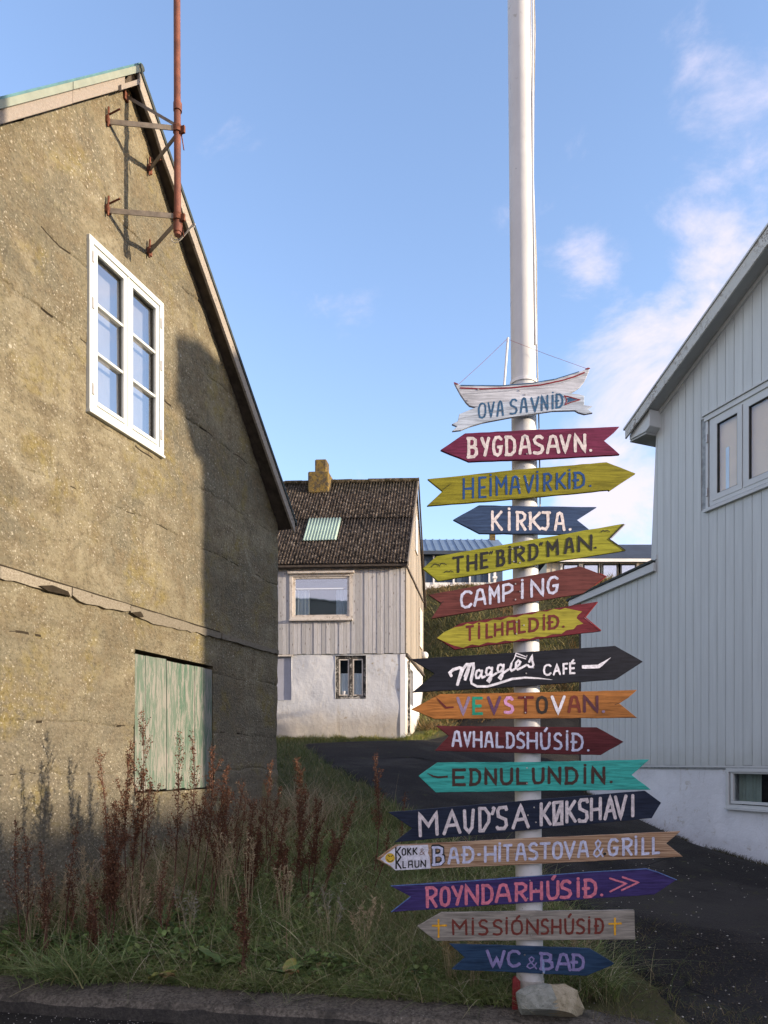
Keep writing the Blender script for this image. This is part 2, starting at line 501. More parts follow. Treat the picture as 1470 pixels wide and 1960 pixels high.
M['trim'] = m_plain('pale_trim_paint', (0.52, 0.55, 0.54), 0.55, 0.3, 0.04, 2, bump=0.05)
M['flaky_trim'] = m_flaky('flaking_fascia_paint', (0.52, 0.54, 0.51), (0.22, 0.20, 0.17))
M['soffit_pale'] = m_plain('grey_soffit_paint', (0.36, 0.38, 0.37), 0.8, 0.2, 0.06, 2)
M['found'] = m_whitewash('blue_white_render', (0.70, 0.73, 0.75), (0.42, 0.40, 0.34), 0.8)
M['found_old'] = m_whitewash('stained_whitewash', (0.60, 0.62, 0.64), (0.34, 0.28, 0.19), 0.85, 2.5)
M['roof_corr'] = m_corrugated_roof()
M['sky_sheet'] = m_plain('mint_translucent_sheet', (0.30, 0.41, 0.34), 0.6, 0.4, 0.08, 4)
M['chimney'] = m_chimney()
M['panel_grey'] = m_plain('grey_lilac_panel', (0.36, 0.37, 0.42), 0.8, 0.2, 0.08, 2)
M['peel_black'] = m_flaky('peeling_window_paint', (0.03, 0.028, 0.026), (0.50, 0.48, 0.44))
M['old_white'] = m_flaky('old_white_paint', (0.60, 0.56, 0.50), (0.26, 0.22, 0.17))
M['pole'] = None
M['navy'] = m_plain('navy_sheet_wall', (0.055, 0.085, 0.13), 0.7, 0.3, 0.15, 1)
M['slate_blue'] = m_plain('blue_roof_sheet', (0.135, 0.195, 0.27), 0.5, 0.4, 0.1, 1)
M['navy_roof'] = m_plain('navy_roof_felt', (0.045, 0.060, 0.085), 0.8, 0.2, 0.15, 1)
M['beige'] = m_plain('beige_boards', (0.46, 0.43, 0.37), 0.8, 0.2, 0.06, 2)
M['white'] = m_plain('white_paint', (0.72, 0.72, 0.71), 0.6, 0.3, 0.04, 4)
M['post_dark'] = m_plain('dark_timber_post', (0.06, 0.05, 0.042), 0.85)
M['blue_glass'] = m_glass('far_glass', refl=0.5)
M['red_board'] = m_plain('dark_red_paint', (0.16, 0.018, 0.018), 0.6)
M['screw'] = m_plain('zinc_screw', (0.42, 0.40, 0.37), 0.35, 0.5, 0.2, 60, 0.7)
M['cable'] = m_plain('grey_cable', (0.40, 0.38, 0.34), 0.6)

def m_pole():
    m = Mat('white_pole_paint', 0.42, 0.4)
    g = m.geo()
    z = m.xyz(g)[2]
    c = m.mix(m.ramp(m.noise(2.5, 4, 0.6, g), 0.35, 0.7), (0.54, 0.545, 0.535), (0.61, 0.615, 0.60))
    st = m.math('MULTIPLY', m.ramp(m.noise(3.0, 5, 0.7, m.map((14, 14, 0.5), src=g)), 0.56, 0.72), 0.28)
    c = m.mix(st, c, (0.50, 0.47, 0.38))
    fl = m.math('MULTIPLY', m.ramp(m.noise(13, 8, 0.8, g, 0.6), 0.62, 0.66), 0.6)
    c = m.mix(fl, c, (0.30, 0.28, 0.22))
    c = m.mix(m.ramp(m.vor(9, g), 0.045, 0.02, hi=0.6), c, (0.15, 0.14, 0.12))
    lo = m.math('ADD', z, m.math('MULTIPLY', m.noise(9, 6, 0.8, g), 0.35))
    c = m.mix(m.ramp(lo, 0.50, 0.20, hi=0.8), c, (0.30, 0.28, 0.25))
    m.color(c); m.bump(m.noise(18, 4, 0.6, g), 0.15, 0.01)
    return m.m
M['pole'] = m_pole()

def m_rock(name, c1, c2, sp):
    m = Mat(name, 0.9, 0.2)
    c = m.mix(m.ramp(m.noise(14, 6, 0.7), 0.35, 0.65), c1, c2)
    c = m.mix(m.math('MULTIPLY', m.ramp(m.noise(60, 4, 0.7), 0.55, 0.68), 0.6), c, sp)
    m.color(c); m.bump(m.math('ADD', m.noise(40, 6, 0.7), m.noise(9, 5, 0.6)), 0.7, 0.02)
    return m.m
M['rock_grey'] = m_rock('grey_green_stone', (0.20, 0.215, 0.185), (0.30, 0.315, 0.275), (0.10, 0.11, 0.10))
M['rock_tan'] = m_rock('ochre_broken_stone', (0.26, 0.22, 0.14), (0.38, 0.33, 0.23), (0.14, 0.115, 0.07))

# ------------------------------------------------------------------ mesh builder
ORIG = {}
class MB:
    def __init__(s):
        s.v = []; s.f = []; s.mi = []; s.smooth = []
    def add(s, verts, faces, mi=0, smooth=False):
        o = len(s.v)
        s.v.extend([tuple(p) for p in verts])
        for f in faces:
            s.f.append(tuple(i + o for i in f)); s.mi.append(mi); s.smooth.append(smooth)
        return s
    def hexa(s, a, b, mi=0):
        """two matching loops (front, back) joined into a closed prism"""
        n = len(a)
        fs = [tuple(range(n)), tuple(range(2 * n - 1, n - 1, -1))]
        for i in range(n):
            j = (i + 1) % n
            fs.append((i, i + n, j + n, j))
        return s.add(list(a) + list(b), fs, mi)
    def box(s, x0, x1, y0, y1, z0, z1, mi=0):
        a = [(x0, y0, z0), (x1, y0, z0), (x1, y0, z1), (x0, y0, z1)]
        b = [(x0, y1, z0), (x1, y1, z0), (x1, y1, z1), (x0, y1, z1)]
        return s.hexa(a, b, mi)
    def tube(s, pts, radii, seg=10, mi=0, cap=True):
        pts = [Vector(p) for p in pts]
        if isinstance(radii, (int, float)):
            radii = [radii] * len(pts)
        rings = []
        for i, p in enumerate(pts):
            t = (pts[min(i + 1, len(pts) - 1)] - pts[max(i - 1, 0)]).normalized()
            up = Vector((0, 0, 1)) if abs(t.z) < 0.9 else Vector((1, 0, 0))
            u = t.cross(up).normalized(); v = t.cross(u)
            rings.append([p + (u * math.cos(2 * math.pi * k / seg) + v * math.sin(2 * math.pi * k / seg)) * radii[i] for k in range(seg)])
        vs = [q for r in rings for q in r]
        fs = []
        for i in range(len(rings) - 1):
            for k in range(seg):
                a = i * seg + k; b = i * seg + (k + 1) % seg
                fs.append((a, b, b + seg, a + seg))
        s.add(vs, fs, mi, True)
        if cap:
            s.add(rings[0], [tuple(range(seg - 1, -1, -1))], mi)
            s.add(rings[-1], [tuple(range(seg))], mi)
        return s
    def build(s, name, mats, parent=None, bevel=0.0, origin=None):
        o0 = Vector(ORIG.get(parent.name, (0, 0, 0))) if parent else Vector((0, 0, 0))
        if origin is not None and parent is None:
            o0 = Vector(origin)
        me = bpy.data.meshes.new(name)
        me.from_pydata([tuple(Vector(p) - o0) for p in s.v], [], s.f)
        if not isinstance(mats, (list, tuple)):
            mats = [mats]
        for m in mats:
            me.materials.append(m)
        me.polygons.foreach_set('material_index', s.mi)
        me.polygons.foreach_set('use_smooth', s.smooth)
        bm = bmesh.new(); bm.from_mesh(me)
        if bevel:
            bmesh.ops.remove_doubles(bm, verts=bm.verts, dist=1e-5)
        bmesh.ops.recalc_face_normals(bm, faces=bm.faces)
        if bevel:
            es = [e for e in bm.edges if len(e.link_faces) == 2 and e.calc_face_angle(0) > 0.5]
            bmesh.ops.bevel(bm, geom=es, offset=bevel, segments=1, affect='EDGES')
        bm.to_mesh(me); bm.free()
        ob = bpy.data.objects.new(name, me)
        COL.objects.link(ob)
        if parent:
            ob.parent = parent
            ORIG[ob.name] = tuple(o0)
        elif origin is not None:
            ob.location = o0
            ORIG[ob.name] = tuple(o0)
        return ob

def raw_mesh(name, V, Fq, mats, parent=None, tint=None, mi=None, smooth=False, quad=4):
    """numpy verts (n,3) and faces (m,quad)"""
    me = bpy.data.meshes.new(name)
    o0 = np.array(ORIG.get(parent.name, (0, 0, 0))) if parent else np.zeros(3)
    V = np.asarray(V, float) - o0
    Fq = np.asarray(Fq, np.int32)
    me.vertices.add(len(V)); me.vertices.foreach_set('co', V.ravel())
    me.loops.add(Fq.size); me.loops.foreach_set('vertex_index', Fq.ravel())
    me.polygons.add(len(Fq))
    me.polygons.foreach_set('loop_start', np.arange(0, Fq.size, quad))
    me.polygons.foreach_set('loop_total', np.full(len(Fq), quad))
    if mi is not None:
        me.polygons.foreach_set('material_index', np.asarray(mi, np.int32))
    if smooth:
        me.polygons.foreach_set('use_smooth', np.ones(len(Fq), bool))
    for m in (mats if isinstance(mats, (list, tuple)) else [mats]):
        me.materials.append(m)
    if tint is not None:
        at = me.color_attributes.new('tint', 'FLOAT_COLOR', 'POINT')
        c = np.ones((len(V), 4)); c[:, :3] = tint
        at.data.foreach_set('color', c.ravel())
    me.update(calc_edges=True)
    me.validate()
    ob = bpy.data.objects.new(name, me)
    COL.objects.link(ob)
    if parent:
        ob.parent = parent
        ORIG[ob.name] = tuple(o0)
    return ob

def thing(name, label, cat, loc, group=None):
    o = bpy.data.objects.new(name, None)
    COL.objects.link(o)
    o.location = loc
    o.empty_display_size = 0.2
    o['label'] = label; o['category'] = cat
    if group:
        o['group'] = group
    ORIG[o.name] = tuple(loc)
    return o
def tag(o, label=None, cat=None, group=None, kind=None):
    for k, v in (('label', label), ('category', cat), ('group', group), ('kind', kind)):
        if v:
            o[k] = v
    return o

# vertical planes standing in the place: t along, z up, n outwards (towards the viewer's side)
class Plane:
    def __init__(s, o, d):
        d = Vector((d[0], d[1])).normalized()
        s.o = Vector(o); s.d = d
        s.n = Vector((d.y, -d.x))
        if s.n.dot(s.o) > 0:
            s.n = -s.n
    def tz(s, px, py, n=0.0):
        r = (px - CX) / F
        o = s.o + s.n * n
        t = (r * o.y - o.x) / (s.d.x - r * s.d.y)
        return t, EZ + (HY - py) / F * (o.y + t * s.d.y)
    def w(s, t, z, n=0.0):
        p = s.o + s.d * t + s.n * n
        return (p.x, p.y, z)
    def prism(s, mb, poly, n0, n1, mi=0):
        return mb.hexa([s.w(t, z, n1) for t, z in poly], [s.w(t, z, n0) for t, z in poly], mi)
    def box(s, mb, t0, t1, z0, z1, n0, n1, mi=0):
        return s.prism(mb, [(t0, z0), (t1, z0), (t1, z1), (t0, z1)], n0, n1, mi)

PL = Plane((-2.868, 7.044), (505, 1400))          # gable wall of the concrete house (t runs away from the camera)
PR = Plane((4.849, 13.0), (0.3685, -0.9296))      # gable wall of the pale clad house (t runs towards the camera)
DM = 20.2
PM = Plane((40 / F * DM, DM), (-0.9985, 0.055))   # front of the small house (t runs left)
PS = Plane((40 / F * DM, DM), (0.151, 0.988))     # its gable end (t runs away)

# ------------------------------------------------------------------ ground
def sstep(a, b, x):
    t = np.clip((x - a) / (b - a), 0, 1)
    return t * t * (3 - 2 * t)
def gz(x, y):
    x = np.asarray(x, float); y = np.asarray(y, float)
    s = np.interp(x, [-50, 0.6, 2.2, 4.2, 4.8, 5.8, 60], [.172, .172, .145, .098, .052, .004, .004])
    s = s * (1 - sstep(14, 22, y)) + .150 * sstep(14, 22, y) * np.where(y > 0, 1, 1)
    yy = np.clip(y - 5.3, 0, 18.0)
    h = s * yy
    h = h + 6.15 * sstep(23.0, 31.5, y + 0.25 * np.clip(x, -8, 8)) * 1.0
    h = h + 0.0
    return h
def gz1(x, y):
    return float(gz(x, y))
def ground_hit(px, py):
    dx = (px - CX) / F; dz = (HY - py) / F
    y = 3.5
    while y < 60:
        if EZ + dz * y < gz1(dx * y, y):
            return dx * y, y
        y += 0.02
    return dx * y, y

# kerb lines
def kerb_back(x):  return 5.0 - 0.193 * (x + 0.34)
def kerb_front(x): return 4.60 - 0.185 * x

# terrain sheet: fine near, coarse far
def axis(fine0, fine1, step, lo, hi):
    a = list(np.arange(fine0, fine1 + 1e-6, step))
    g = step
    x = fine0
    left = []
    while x > lo:
        g *= 1.3; x -= g; left.append(x)
    g = step; x = fine1; right = []
    while x < hi:
        g *= 1.3; x += g; right.append(x)
    return np.array(left[::-1] + a + right)
gx = axis(-7, 9, 0.16, -900, 900)
gy = axis(4.6, 33, 0.16, 4.5, 1500)
gy = gy[gy > 4.3]
X, Y = np.meshgrid(gx, gy)
Y = Y.copy()
_xc = np.clip(X, -8, 9)
near_row = np.where(_xc > 2.2, kerb_front(_xc), kerb_back(_xc) - 0.12)
Y = np.where(Y < near_row, near_row, Y)
Z = gz(X, Y)
bumpy = np.array([mnoise.noise(Vector((a * .9, b * .9, 0))) for a, b in zip(X.ravel(), Y.ravel())]).reshape(X.shape)
Z = Z + bumpy * 0.05 * sstep(5.2, 6.5, Y) - 0.03
# rough bank
bank = sstep(23, 25, Y) * (1 - sstep(31, 33, Y))
b2 = np.array([mnoise.noise(Vector((a * .5, b * .5, 3.3))) for a, b in zip(X.ravel(), Y.ravel())]).reshape(X.shape)
Z = Z + bank * b2 * 0.5
nx, ny = len(gx), len(gy)
idx = np.arange(nx * ny).reshape(ny, nx)
quads = np.stack([idx[:-1, :-1], idx[:-1, 1:], idx[1:, 1:], idx[1:, :-1]], -1).reshape(-1, 4)
g_ = raw_mesh('ground', np.stack([X.ravel(), Y.ravel(), Z.ravel()], 1), quads, M['soil'], smooth=True)
tag(g_, kind='structure')

# front road, lower than the kerb
mb = MB()
mb.add([(-60, -60, -.13), (60, -60, -.13), (60, 3.0, -.13), (9, kerb_front(9) + .06, -.13), (-8, kerb_front(-8) + .06, -.13), (-60, 6.1, -.13)], [(0, 1, 2, 3, 4, 5)])
tag(mb.build('road', M['asphalt']), kind='structure')

# kerb: three cast lengths, rough edges, crumbling at the right end
def kerb_block(x0, x1, crumble=0.0):
    mb = MB()
    n = max(6, int((x1 - x0) / 0.05))
    vs = []; m_ = 7
    for i in range(n + 1):
        x = x0 + (x1 - x0) * i / n
        yb, yf = kerb_back(x) + 0.02, kerb_front(x)
        c = crumble * max(0, (x - (x1 - .9)) / .9)
        prof = [(yb, -.2), (yb, .012), (yb * .66 + yf * .34, .016), (yb * .3 + yf * .7, .006), (yf + .035, -.004), (yf, -.045), (yf - .015, -.2)]
        for j, (yy, zz) in enumerate(prof):
            nn = mnoise.noise(Vector((x * 7, yy * 7, j))) * .014 + mnoise.noise(Vector((x * 1.6, j * .3, 5))) * .022
            vs.append((x, yy + (nn if j > 3 else nn * .5) , zz + (nn * .7 if 0 < j < 6 else 0) - c * .12 * (1 if 0 < j < 6 else 0)))
    fs = []
    for i in range(n):
        for j in range(m_ - 1):
            a = i * m_ + j
            fs.append((a, a + 1, a + m_ + 1, a + m_))
    mb.add(vs, fs)
    mb.add(vs[:m_], [tuple(range(m_))]); mb.add(vs[-m_:], [tuple(range(m_))])
    return mb
k0 = kerb_block(-4.6, 2.25, 1.0).build('kerb', M['kerb'])
tag(k0, kind='structure')

# drive of dark asphalt climbing between the houses
edge_px = [(1330, 1950), (1235, 1885), (1150, 1800), (1090, 1740), (1010, 1680), (900, 1640), (815, 1590), (755, 1545), (700, 1505), (650, 1474), (590, 1440), (575, 1424)]
edge = [ground_hit(*p) for p in edge_px]
edge.sort(key=lambda p: p[1])
ey = np.array([p[1] for p in edge]); ex = np.array([p[0] for p in edge])
ymax_drive = 24.5
rows = np.concatenate([np.linspace(4.55, 9, 60), np.linspace(9.1, ymax_drive, 90)])
def drive_left(y):
    x = np.interp(y, ey, ex)
    x = np.where(y > ey[-1], np.interp(y, [ey[-1], 18.9, 19.6, 21, 24.5], [ex[-1], -1.0, 1.0, 1.65, 2.6]), x)
    wob = np.array([mnoise.noise(Vector((float(v) * 2.3, 1.7, 0))) * .14 + mnoise.noise(Vector((float(v) * 9, 4.7, 0))) * .05 for v in np.atleast_1d(y)])
    return x + wob.reshape(np.shape(x))
def wallR_x(y):
    return 4.849 + (13.0 - y) / .9296 * .3685
cols = 46
VX = []; VY = []
for y in rows:
    xl = float(drive_left(y)); xr = max(float(wallR_x(y)) + .02, 4.0) if y < 15.3 else 8.0
    if y < 5.2: xr = 9.0
    xs_ = np.linspace(xl, xr, cols)
    yk = np.minimum(kerb_front(xs_) + .01, 4.55)
    VX.append(xs_); VY.append(np.full(cols, y) if y > 5.5 else yk + (y - 4.55) / .95 * (5.5 - yk))
VX = np.array(VX); VY = np.array(VY)
VZ = gz(VX, VY) + 0.012
# sink the left lip so the verge swallows it
lip = np.zeros_like(VX); lip[:, 0] = -.07
nb = np.array([mnoise.noise(Vector((a * 1.1, b * 1.1, 7))) for a, b in zip(VX.ravel(), VY.ravel())]).reshape(VX.shape)
VZ = VZ + lip + nb * .012
idx = np.arange(VX.size).reshape(VX.shape)
quads = np.stack([idx[:-1, :-1], idx[:-1, 1:], idx[1:, 1:], idx[1:, :-1]], -1).reshape(-1, 4)
dr = raw_mesh('driveway', np.stack([VX.ravel(), VY.ravel(), VZ.ravel()], 1), quads, M['asphalt'], smooth=True)
tag(dr, kind='structure')
# right-hand lower margin between road and kerb end
#@STRUCTURES
# ------------------------------------------------------------------ the concrete house on the left
TA, ZA_ = 0.626, 8.64          # gable apex on the wall plane
SL, SR_ = 1.06, 1.0945
def roofL(t):
    return ZA_ - SL * (TA - t) if t < TA else ZA_ - SR_ * (t - TA)
HL = thing('concrete_house', 'old ochre harled concrete house with steep gable, at the left of the picture', 'house', PL.w(TA, 0, 0))
WIN = (0.045, 1.115, 5.045, 6.655)            # opening for the window
SHU = (0.705, 2.18, 1.28, 2.80)               # opening for the shutter
T0, T1 = -2.65, 3.885
cracks = [7.15, 6.37, 5.65, 4.93, 4.2, 2.73, 1.98, 1.5]
def wob(t, k):
    return .045 * mnoise.noise(Vector((t * 1.1, k * 5.1, 0))) + .035 * mnoise.noise(Vector((t * 4.5, k * 5.1, 2)))
rowsz = set(np.round(np.arange(0.0, 8.66, 0.07), 3))
for c in cracks:
    rowsz = {z for z in rowsz if abs(z - c) > .035}
    rowsz |= {round(c + d, 4) for d in (-.03, -.011, -.004, .004, .011, .03)}
for c in (WIN[2], WIN[3], SHU[2], SHU[3]):
    rowsz = {z for z in rowsz if abs(z - c) > .02} | {c}
rowsz = np.array(sorted(rowsz | {8.64}))
colst = set(np.round(np.arange(T0, T1 + .001, 0.07), 3))
for c in (WIN[0], WIN[1], SHU[0], SHU[1], TA, T1):
    colst = {z for z in colst if abs(z - c) > .02} | {c}
colst = np.array(sorted(colst))
V = []; keep = {}
for j, z in enumerate(rowsz):
    for i, t in enumerate(colst):
        zt = min(z, roofL(t))
        n = mnoise.fractal(Vector((t * 5, z * 5, 0)), 0.9, 2.1, 4) * .010 + mnoise.noise(Vector((t * .7, z * .7, 9))) * .02
        dz = 0
        for k, c in enumerate(cracks):
            if c < 3 and SHU[0] - .0 < t < SHU[1] + .0 and c < SHU[3] + .02:
                continue
            a = abs(z - c)
            if a < .12:
                e = min(abs(z - q) for q in (WIN[2], WIN[3], SHU[2], SHU[3]))
                dz += wob(t, k) * (1 - a / .12) * min(1, e / .05)
                if a < .006:
                    n -= .012 * max(0.25, min(1, .65 + 1.6 * mnoise.noise(Vector((t * 2.5, k * 3.3, 4)))))
                elif a < .02:
                    n -= .004
            if z < c:
                n += .005 * (1 if k % 2 else -.6)
        edge = min(t - T0, T1 - t)
        if edge < .2 and T1 - t < .2:
            n -= .012 * (mnoise.noise(Vector((z * 6, 3, 3))) + .5) * (1 - (T1 - t) / .2)
        tt = t
        if T1 - t < .001:
            tt = t - .03 * abs(mnoise.noise(Vector((z * 3.2, 0, 1)))) - .015 * abs(mnoise.noise(Vector((z * 17, 0, 1))))
        V.append(PL.w(tt, min(zt + dz, roofL(t)), n))
nc = len(colst)
Q = []
for j in range(len(rowsz) - 1):
    for i in range(nc - 1):
        tm = (colst[i] + colst[i + 1]) / 2; zm = (rowsz[j] + rowsz[j + 1]) / 2
        if rowsz[j] >= max(roofL(colst[i]), roofL(colst[i + 1])):
            continue
        if any(a < tm < b and c < zm < d for a, b, c, d in (WIN, SHU)):
            continue
        a = j * nc + i
        Q.append((a, a + 1, a + nc + 1, a + nc))
def is_crack(q):
    j = q[0] // nc; i = q[0] % nc
    zm = (rowsz[j] + rowsz[j + 1]) / 2; tm = colst[i]
    for k, c in enumerate(cracks):
        if abs(zm - c) < .004 or (abs(zm - c) < .009 and mnoise.noise(Vector((tm * 2.1, k * 7.7, 1))) > .12):
            if c < 3 and SHU[0] < tm < SHU[1]: return 0
            return 1 if mnoise.noise(Vector((tm * 1.6, k * 3.3, 14))) + .7 * mnoise.noise(Vector((tm * 6, k * 3.3, 11))) > .20 else 0
    return 0
raw_mesh('wall', V, Q, [M['concrete'], M['dirt']], HL, smooth=True, mi=[is_crack(q) for q in Q])
for (a, b, c, d) in (WIN, SHU):
    mb = MB()
    for p in ([(a, c), (b, c)], [(b, c), (b, d)], [(b, d), (a, d)], [(a, d), (a, c)]):
        (t0, z0), (t1, z1) = p
        mb.add([PL.w(t0, z0, .004), PL.w(t1, z1, .004), PL.w(t1, z1, -.25), PL.w(t0, z0, -.25)], [(0, 1, 2, 3)])
    mb.build('reveal', M['concrete'], HL)
mb = MB()
zc = roofL(T1) - .02
PL.box(mb, T1 - .25, T1 - .035, -.3, zc, -7.5, -.03)
PL.box(mb, T0, T0 + .2, -.3, roofL(T0), -7.5, -.03)
PL.prism(mb, [(T0, -.3), (T1 - .04, -.3), (T1 - .04, zc), (TA, ZA_ - .05), (T0, roofL(T0))], -7.7, -7.5)
mb.build('side_wall', M['concrete'], HL)
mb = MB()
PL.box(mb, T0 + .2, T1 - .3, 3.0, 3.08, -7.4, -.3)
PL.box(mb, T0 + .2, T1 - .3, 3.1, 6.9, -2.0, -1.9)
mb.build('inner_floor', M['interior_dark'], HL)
# roof slabs, soffits
def slab(mb, pts_front, pts_back, mi=0):
    mb.hexa(pts_front, pts_back, mi)
tE = 3.96                                     # right eave end
def rR(t, off=0):
    return ZA_ - SR_ * (t - TA) + off
def rLf(t, off=0):
    return ZA_ - SL * (TA - t) + off
# right slope: the verge overhang grows from the apex down to the eave
nA, nE = .11, .215
mb = MB()
def quad_slab(lo, hi, t0, n0, t1, n1, nb):
    f = [PL.w(t0, rR(t0, lo), n0), PL.w(t1, rR(t1, lo), n1), PL.w(t1, rR(t1, hi), n1), PL.w(t0, rR(t0, hi), n0)]
    b = [PL.w(t0, rR(t0, lo), nb), PL.w(t1, rR(t1, lo), nb), PL.w(t1, rR(t1, hi), nb), PL.w(t0, rR(t0, hi), nb)]
    mb.hexa(f, b)
quad_slab(.03, .10, TA, nA, tE, nE, -7.8)
mb.build('soffit', M['soffit_dark'], HL)
mb = MB()
quad_slab(.105, .16, TA, nA + .045, tE + .03, nE + .045, -7.85)
mb.build('roof_slope', M['roof_dark'], HL)
mb = MB()       # bargeboard pieces on the right rake, a little crooked and chewed
segs = 26
f0 = []; b0 = []; f1 = []; b1 = []
for i in range(segs + 1):
    u = i / segs
    t = TA - .02 + (tE + .005 - TA) * u
    nn = nA + (nE - nA) * u
    lo = -.055 - .035 * abs(mnoise.noise(Vector((u * 14, 0, 0)))) * (1 if u < .6 else .3)
    if u < .12: lo += .05 * abs(mnoise.noise(Vector((u * 60, 3, 0))))
    hi = .10
    f0.append(PL.w(t, rR(t, lo), nn + .03)); f1.append(PL.w(t, rR(t, hi), nn + .03))
    b0.append(PL.w(t, rR(t, lo), nn)); b1.append(PL.w(t, rR(t, hi), nn))
for i in range(segs):
    mb.hexa([f0[i], f0[i + 1], f1[i + 1], f1[i]], [b0[i], b0[i + 1], b1[i + 1], b1[i]])
mb.build('bargeboard', M['barge_dark'], HL)
# left slope
mb = MB()
def lslab(lo, hi, t0, t1, n0, nb, mi=0):
    PL.prism(mb, [(t0, rLf(t0, lo)), (t1, rLf(t1, lo)), (t1, rLf(t1, hi)), (t0, rLf(t0, hi))], nb, n0, mi)
lslab(.02, .10, -2.9, TA, .08, -7.8)
mb.build('soffit', M['soffit_dark'], HL)
mb = MB(); lslab(-.0, .122, -2.9, -.30, .115, .082); mb.build('bargeboard', M['barge'], HL, bevel=.004)
mb = MB(); lslab(.003, .124, -.297, .42, .113, .082); mb.build('bargeboard', M['barge'], HL, bevel=.004)
mb = MB(); PL.prism(mb, [(.32, rLf(.32, -.005)), (.60, rLf(.60, .0)), (.60, rLf(.60, .055)), (.32, rLf(.32, .05))], .118, .15); mb.build('bargeboard', M['barge'], HL)
mb = MB(); lslab(.126, .200, -2.95, -.32, .135, .10); mb.build('verge_flashing', M['verge_metal'], HL)
mb = MB(); lslab(.126, .200, -.315, .63, .138, .10); mb.build('verge_flashing', M['verge_metal'], HL)
mb = MB(); lslab(.203, .228, -2.95, .66, .12, -7.9); mb.build('roof_slope', M['verge_teal'], HL)
mb = MB()
mb.tube([PL.w(TA + .02, ZA_ + .185, .15), PL.w(TA + .02, ZA_ + .185, -7.9)], .035, 8)
mb.build('ridge_cap', M['roof_dark'], HL)
mb = MB(); PL.prism(mb, [(.44, rLf(.44, .05)), (TA, rR(TA, -.02)), (TA + .06, rR(TA, -.02)), (TA + .06, ZA_ + .15), (TA - .03, ZA_ + .17), (.5, rLf(.5, .12))], -.05, .085)
mb.build('rafter_end', M['soffit_dark'], HL)
# timber ledge, rotten and broken into lengths
def ledge(t0, t1, z0a, z0b, proud, seed, taper0=0, taper1=0):
    mb = MB(); n = max(4, int((t1 - t0) / .09))
    A = []; B = []; C = []; D = []
    for i in range(n + 1):
        u = i / n; t = t0 + (t1 - t0) * u
        zt = 3.235 + .008 * mnoise.noise(Vector((t * 3, seed, 0)))
        zb = z0a + (z0b - z0a) * u + .035 * abs(mnoise.noise(Vector((t * 4.1, seed, 3)))) + .02 * abs(mnoise.noise(Vector((t * 15, seed, 3))))
        if taper0 and u < .15: zb += (.15 - u) / .15 * taper0
        if taper1 and u > .82: zb += (u - .82) / .18 * taper1
        zb = min(zb, zt - .012)
        p = proud + .012 * mnoise.noise(Vector((t * 5, seed, 8)))
        A.append(PL.w(t, zb, p)); B.append(PL.w(t, zt, p + .004)); C.append(PL.w(t, zt, -.06)); D.append(PL.w(t, zb, -.06))
    for i in range(n):
        mb.hexa([A[i], A[i + 1], B[i + 1], B[i]], [D[i], D[i + 1], C[i + 1], C[i]])
    mb.build('timber_ledge', M['ledge'], HL)
ledge(T0, -.22, 3.10, 3.135, .028, 1)
ledge(-.215, .60, 3.11, 3.14, .034, 2, .05, .03)
ledge(.615, 2.33, 3.10, 3.15, .026, 3, .05, .0)
ledge(2.34, 3.86, 3.165, 3.165, .030, 4)
mb = MB()
PL.box(mb, T0, 2.33, 3.236, 3.256, .0, .012)
mb.build('gap_shadow', M['dirt'], HL)  # dark strip along the ledge top, standing in for the gap's shade
for a, b in ((-.62, -.25), (.60, .80)):
    mb = MB(); PL.prism(mb, [(a, 3.16), (a + .1, 3.135), (b, 3.15), (b - .03, 3.185), (a + .15, 3.20)], .03, .045)
    mb.build('rot_hole', M['dirt'], HL)

# window of the concrete house
def frame_rect(P, mb, t0, t1, z0, z1, w_, n0, n1, mi=0):
    P.box(mb, t0, t1, z0, z0 + w_, n0, n1, mi)
    P.box(mb, t0, t1, z1 - w_, z1, n0, n1, mi)
    P.box(mb, t0, t0 + w_, z0 + w_, z1 - w_, n0, n1, mi)
    P.box(mb, t1 - w_, t1, z0 + w_, z1 - w_, n0, n1, mi)
mb = MB(); a, b, c, d = .007, 1.154, 5.008, 6.697
frame_rect(PL, mb, a, b, c, d, .062, -.05, .035)
PL.box(mb, .570, .592, c + .062, d - .062, -.05, .030)
wl = mb.build('window', M['win_white'], HL, bevel=.003)
mb = MB(); PL.box(mb, a - .01, b + .01, c - .03, c - .002, -.03, .05); mb.build('sill', M['win_white'], wl, bevel=.003)
for s0, s1 in ((.073, .567), (.595, 1.088)):
    z0, z1 = c + .066, d - .066
    mb = MB(); frame_rect(PL, mb, s0, s1, z0, z1, .058, -.03, .024)
    for k in (1, 2):
        zz = z0 + .058 + (z1 - z0 - .116) * k / 3
        PL.box(mb, s0 + .058, s1 - .058, zz - .014, zz + .014, -.025, .016)
    PL.box(mb, s0 + .05, s1 - .05, z0 + .01, z0 + .03, .024, .034)
    mb.build('sash', M['win_white'], wl, bevel=.002)
    mb = MB(); frame_rect(PL, mb, s0 + .054, s1 - .054, z0 + .054, z1 - .054, .012, -.022, -.006); mb.build('gasket', M['gasket'], wl)
    for k in range(3):
        tl1, tl2 = random.uniform(-.004, .004), random.uniform(-.004, .004)
        za = z0 + .058 + (z1 - z0 - .116) * k / 3 + (.014 if k else 0); zb = z0 + .058 + (z1 - z0 - .116) * (k + 1) / 3 - (.014 if k < 2 else 0)
        mb = MB(); mb.add([PL.w(s0 + .058, za, -.020), PL.w(s1 - .058, za, -.020 + tl1), PL.w(s1 - .058, zb, -.020 + tl1 + tl2), PL.w(s0 + .058, zb, -.020 + tl2)], [(0, 1, 2, 3)]); mb.build('pane', M['glass'], wl)
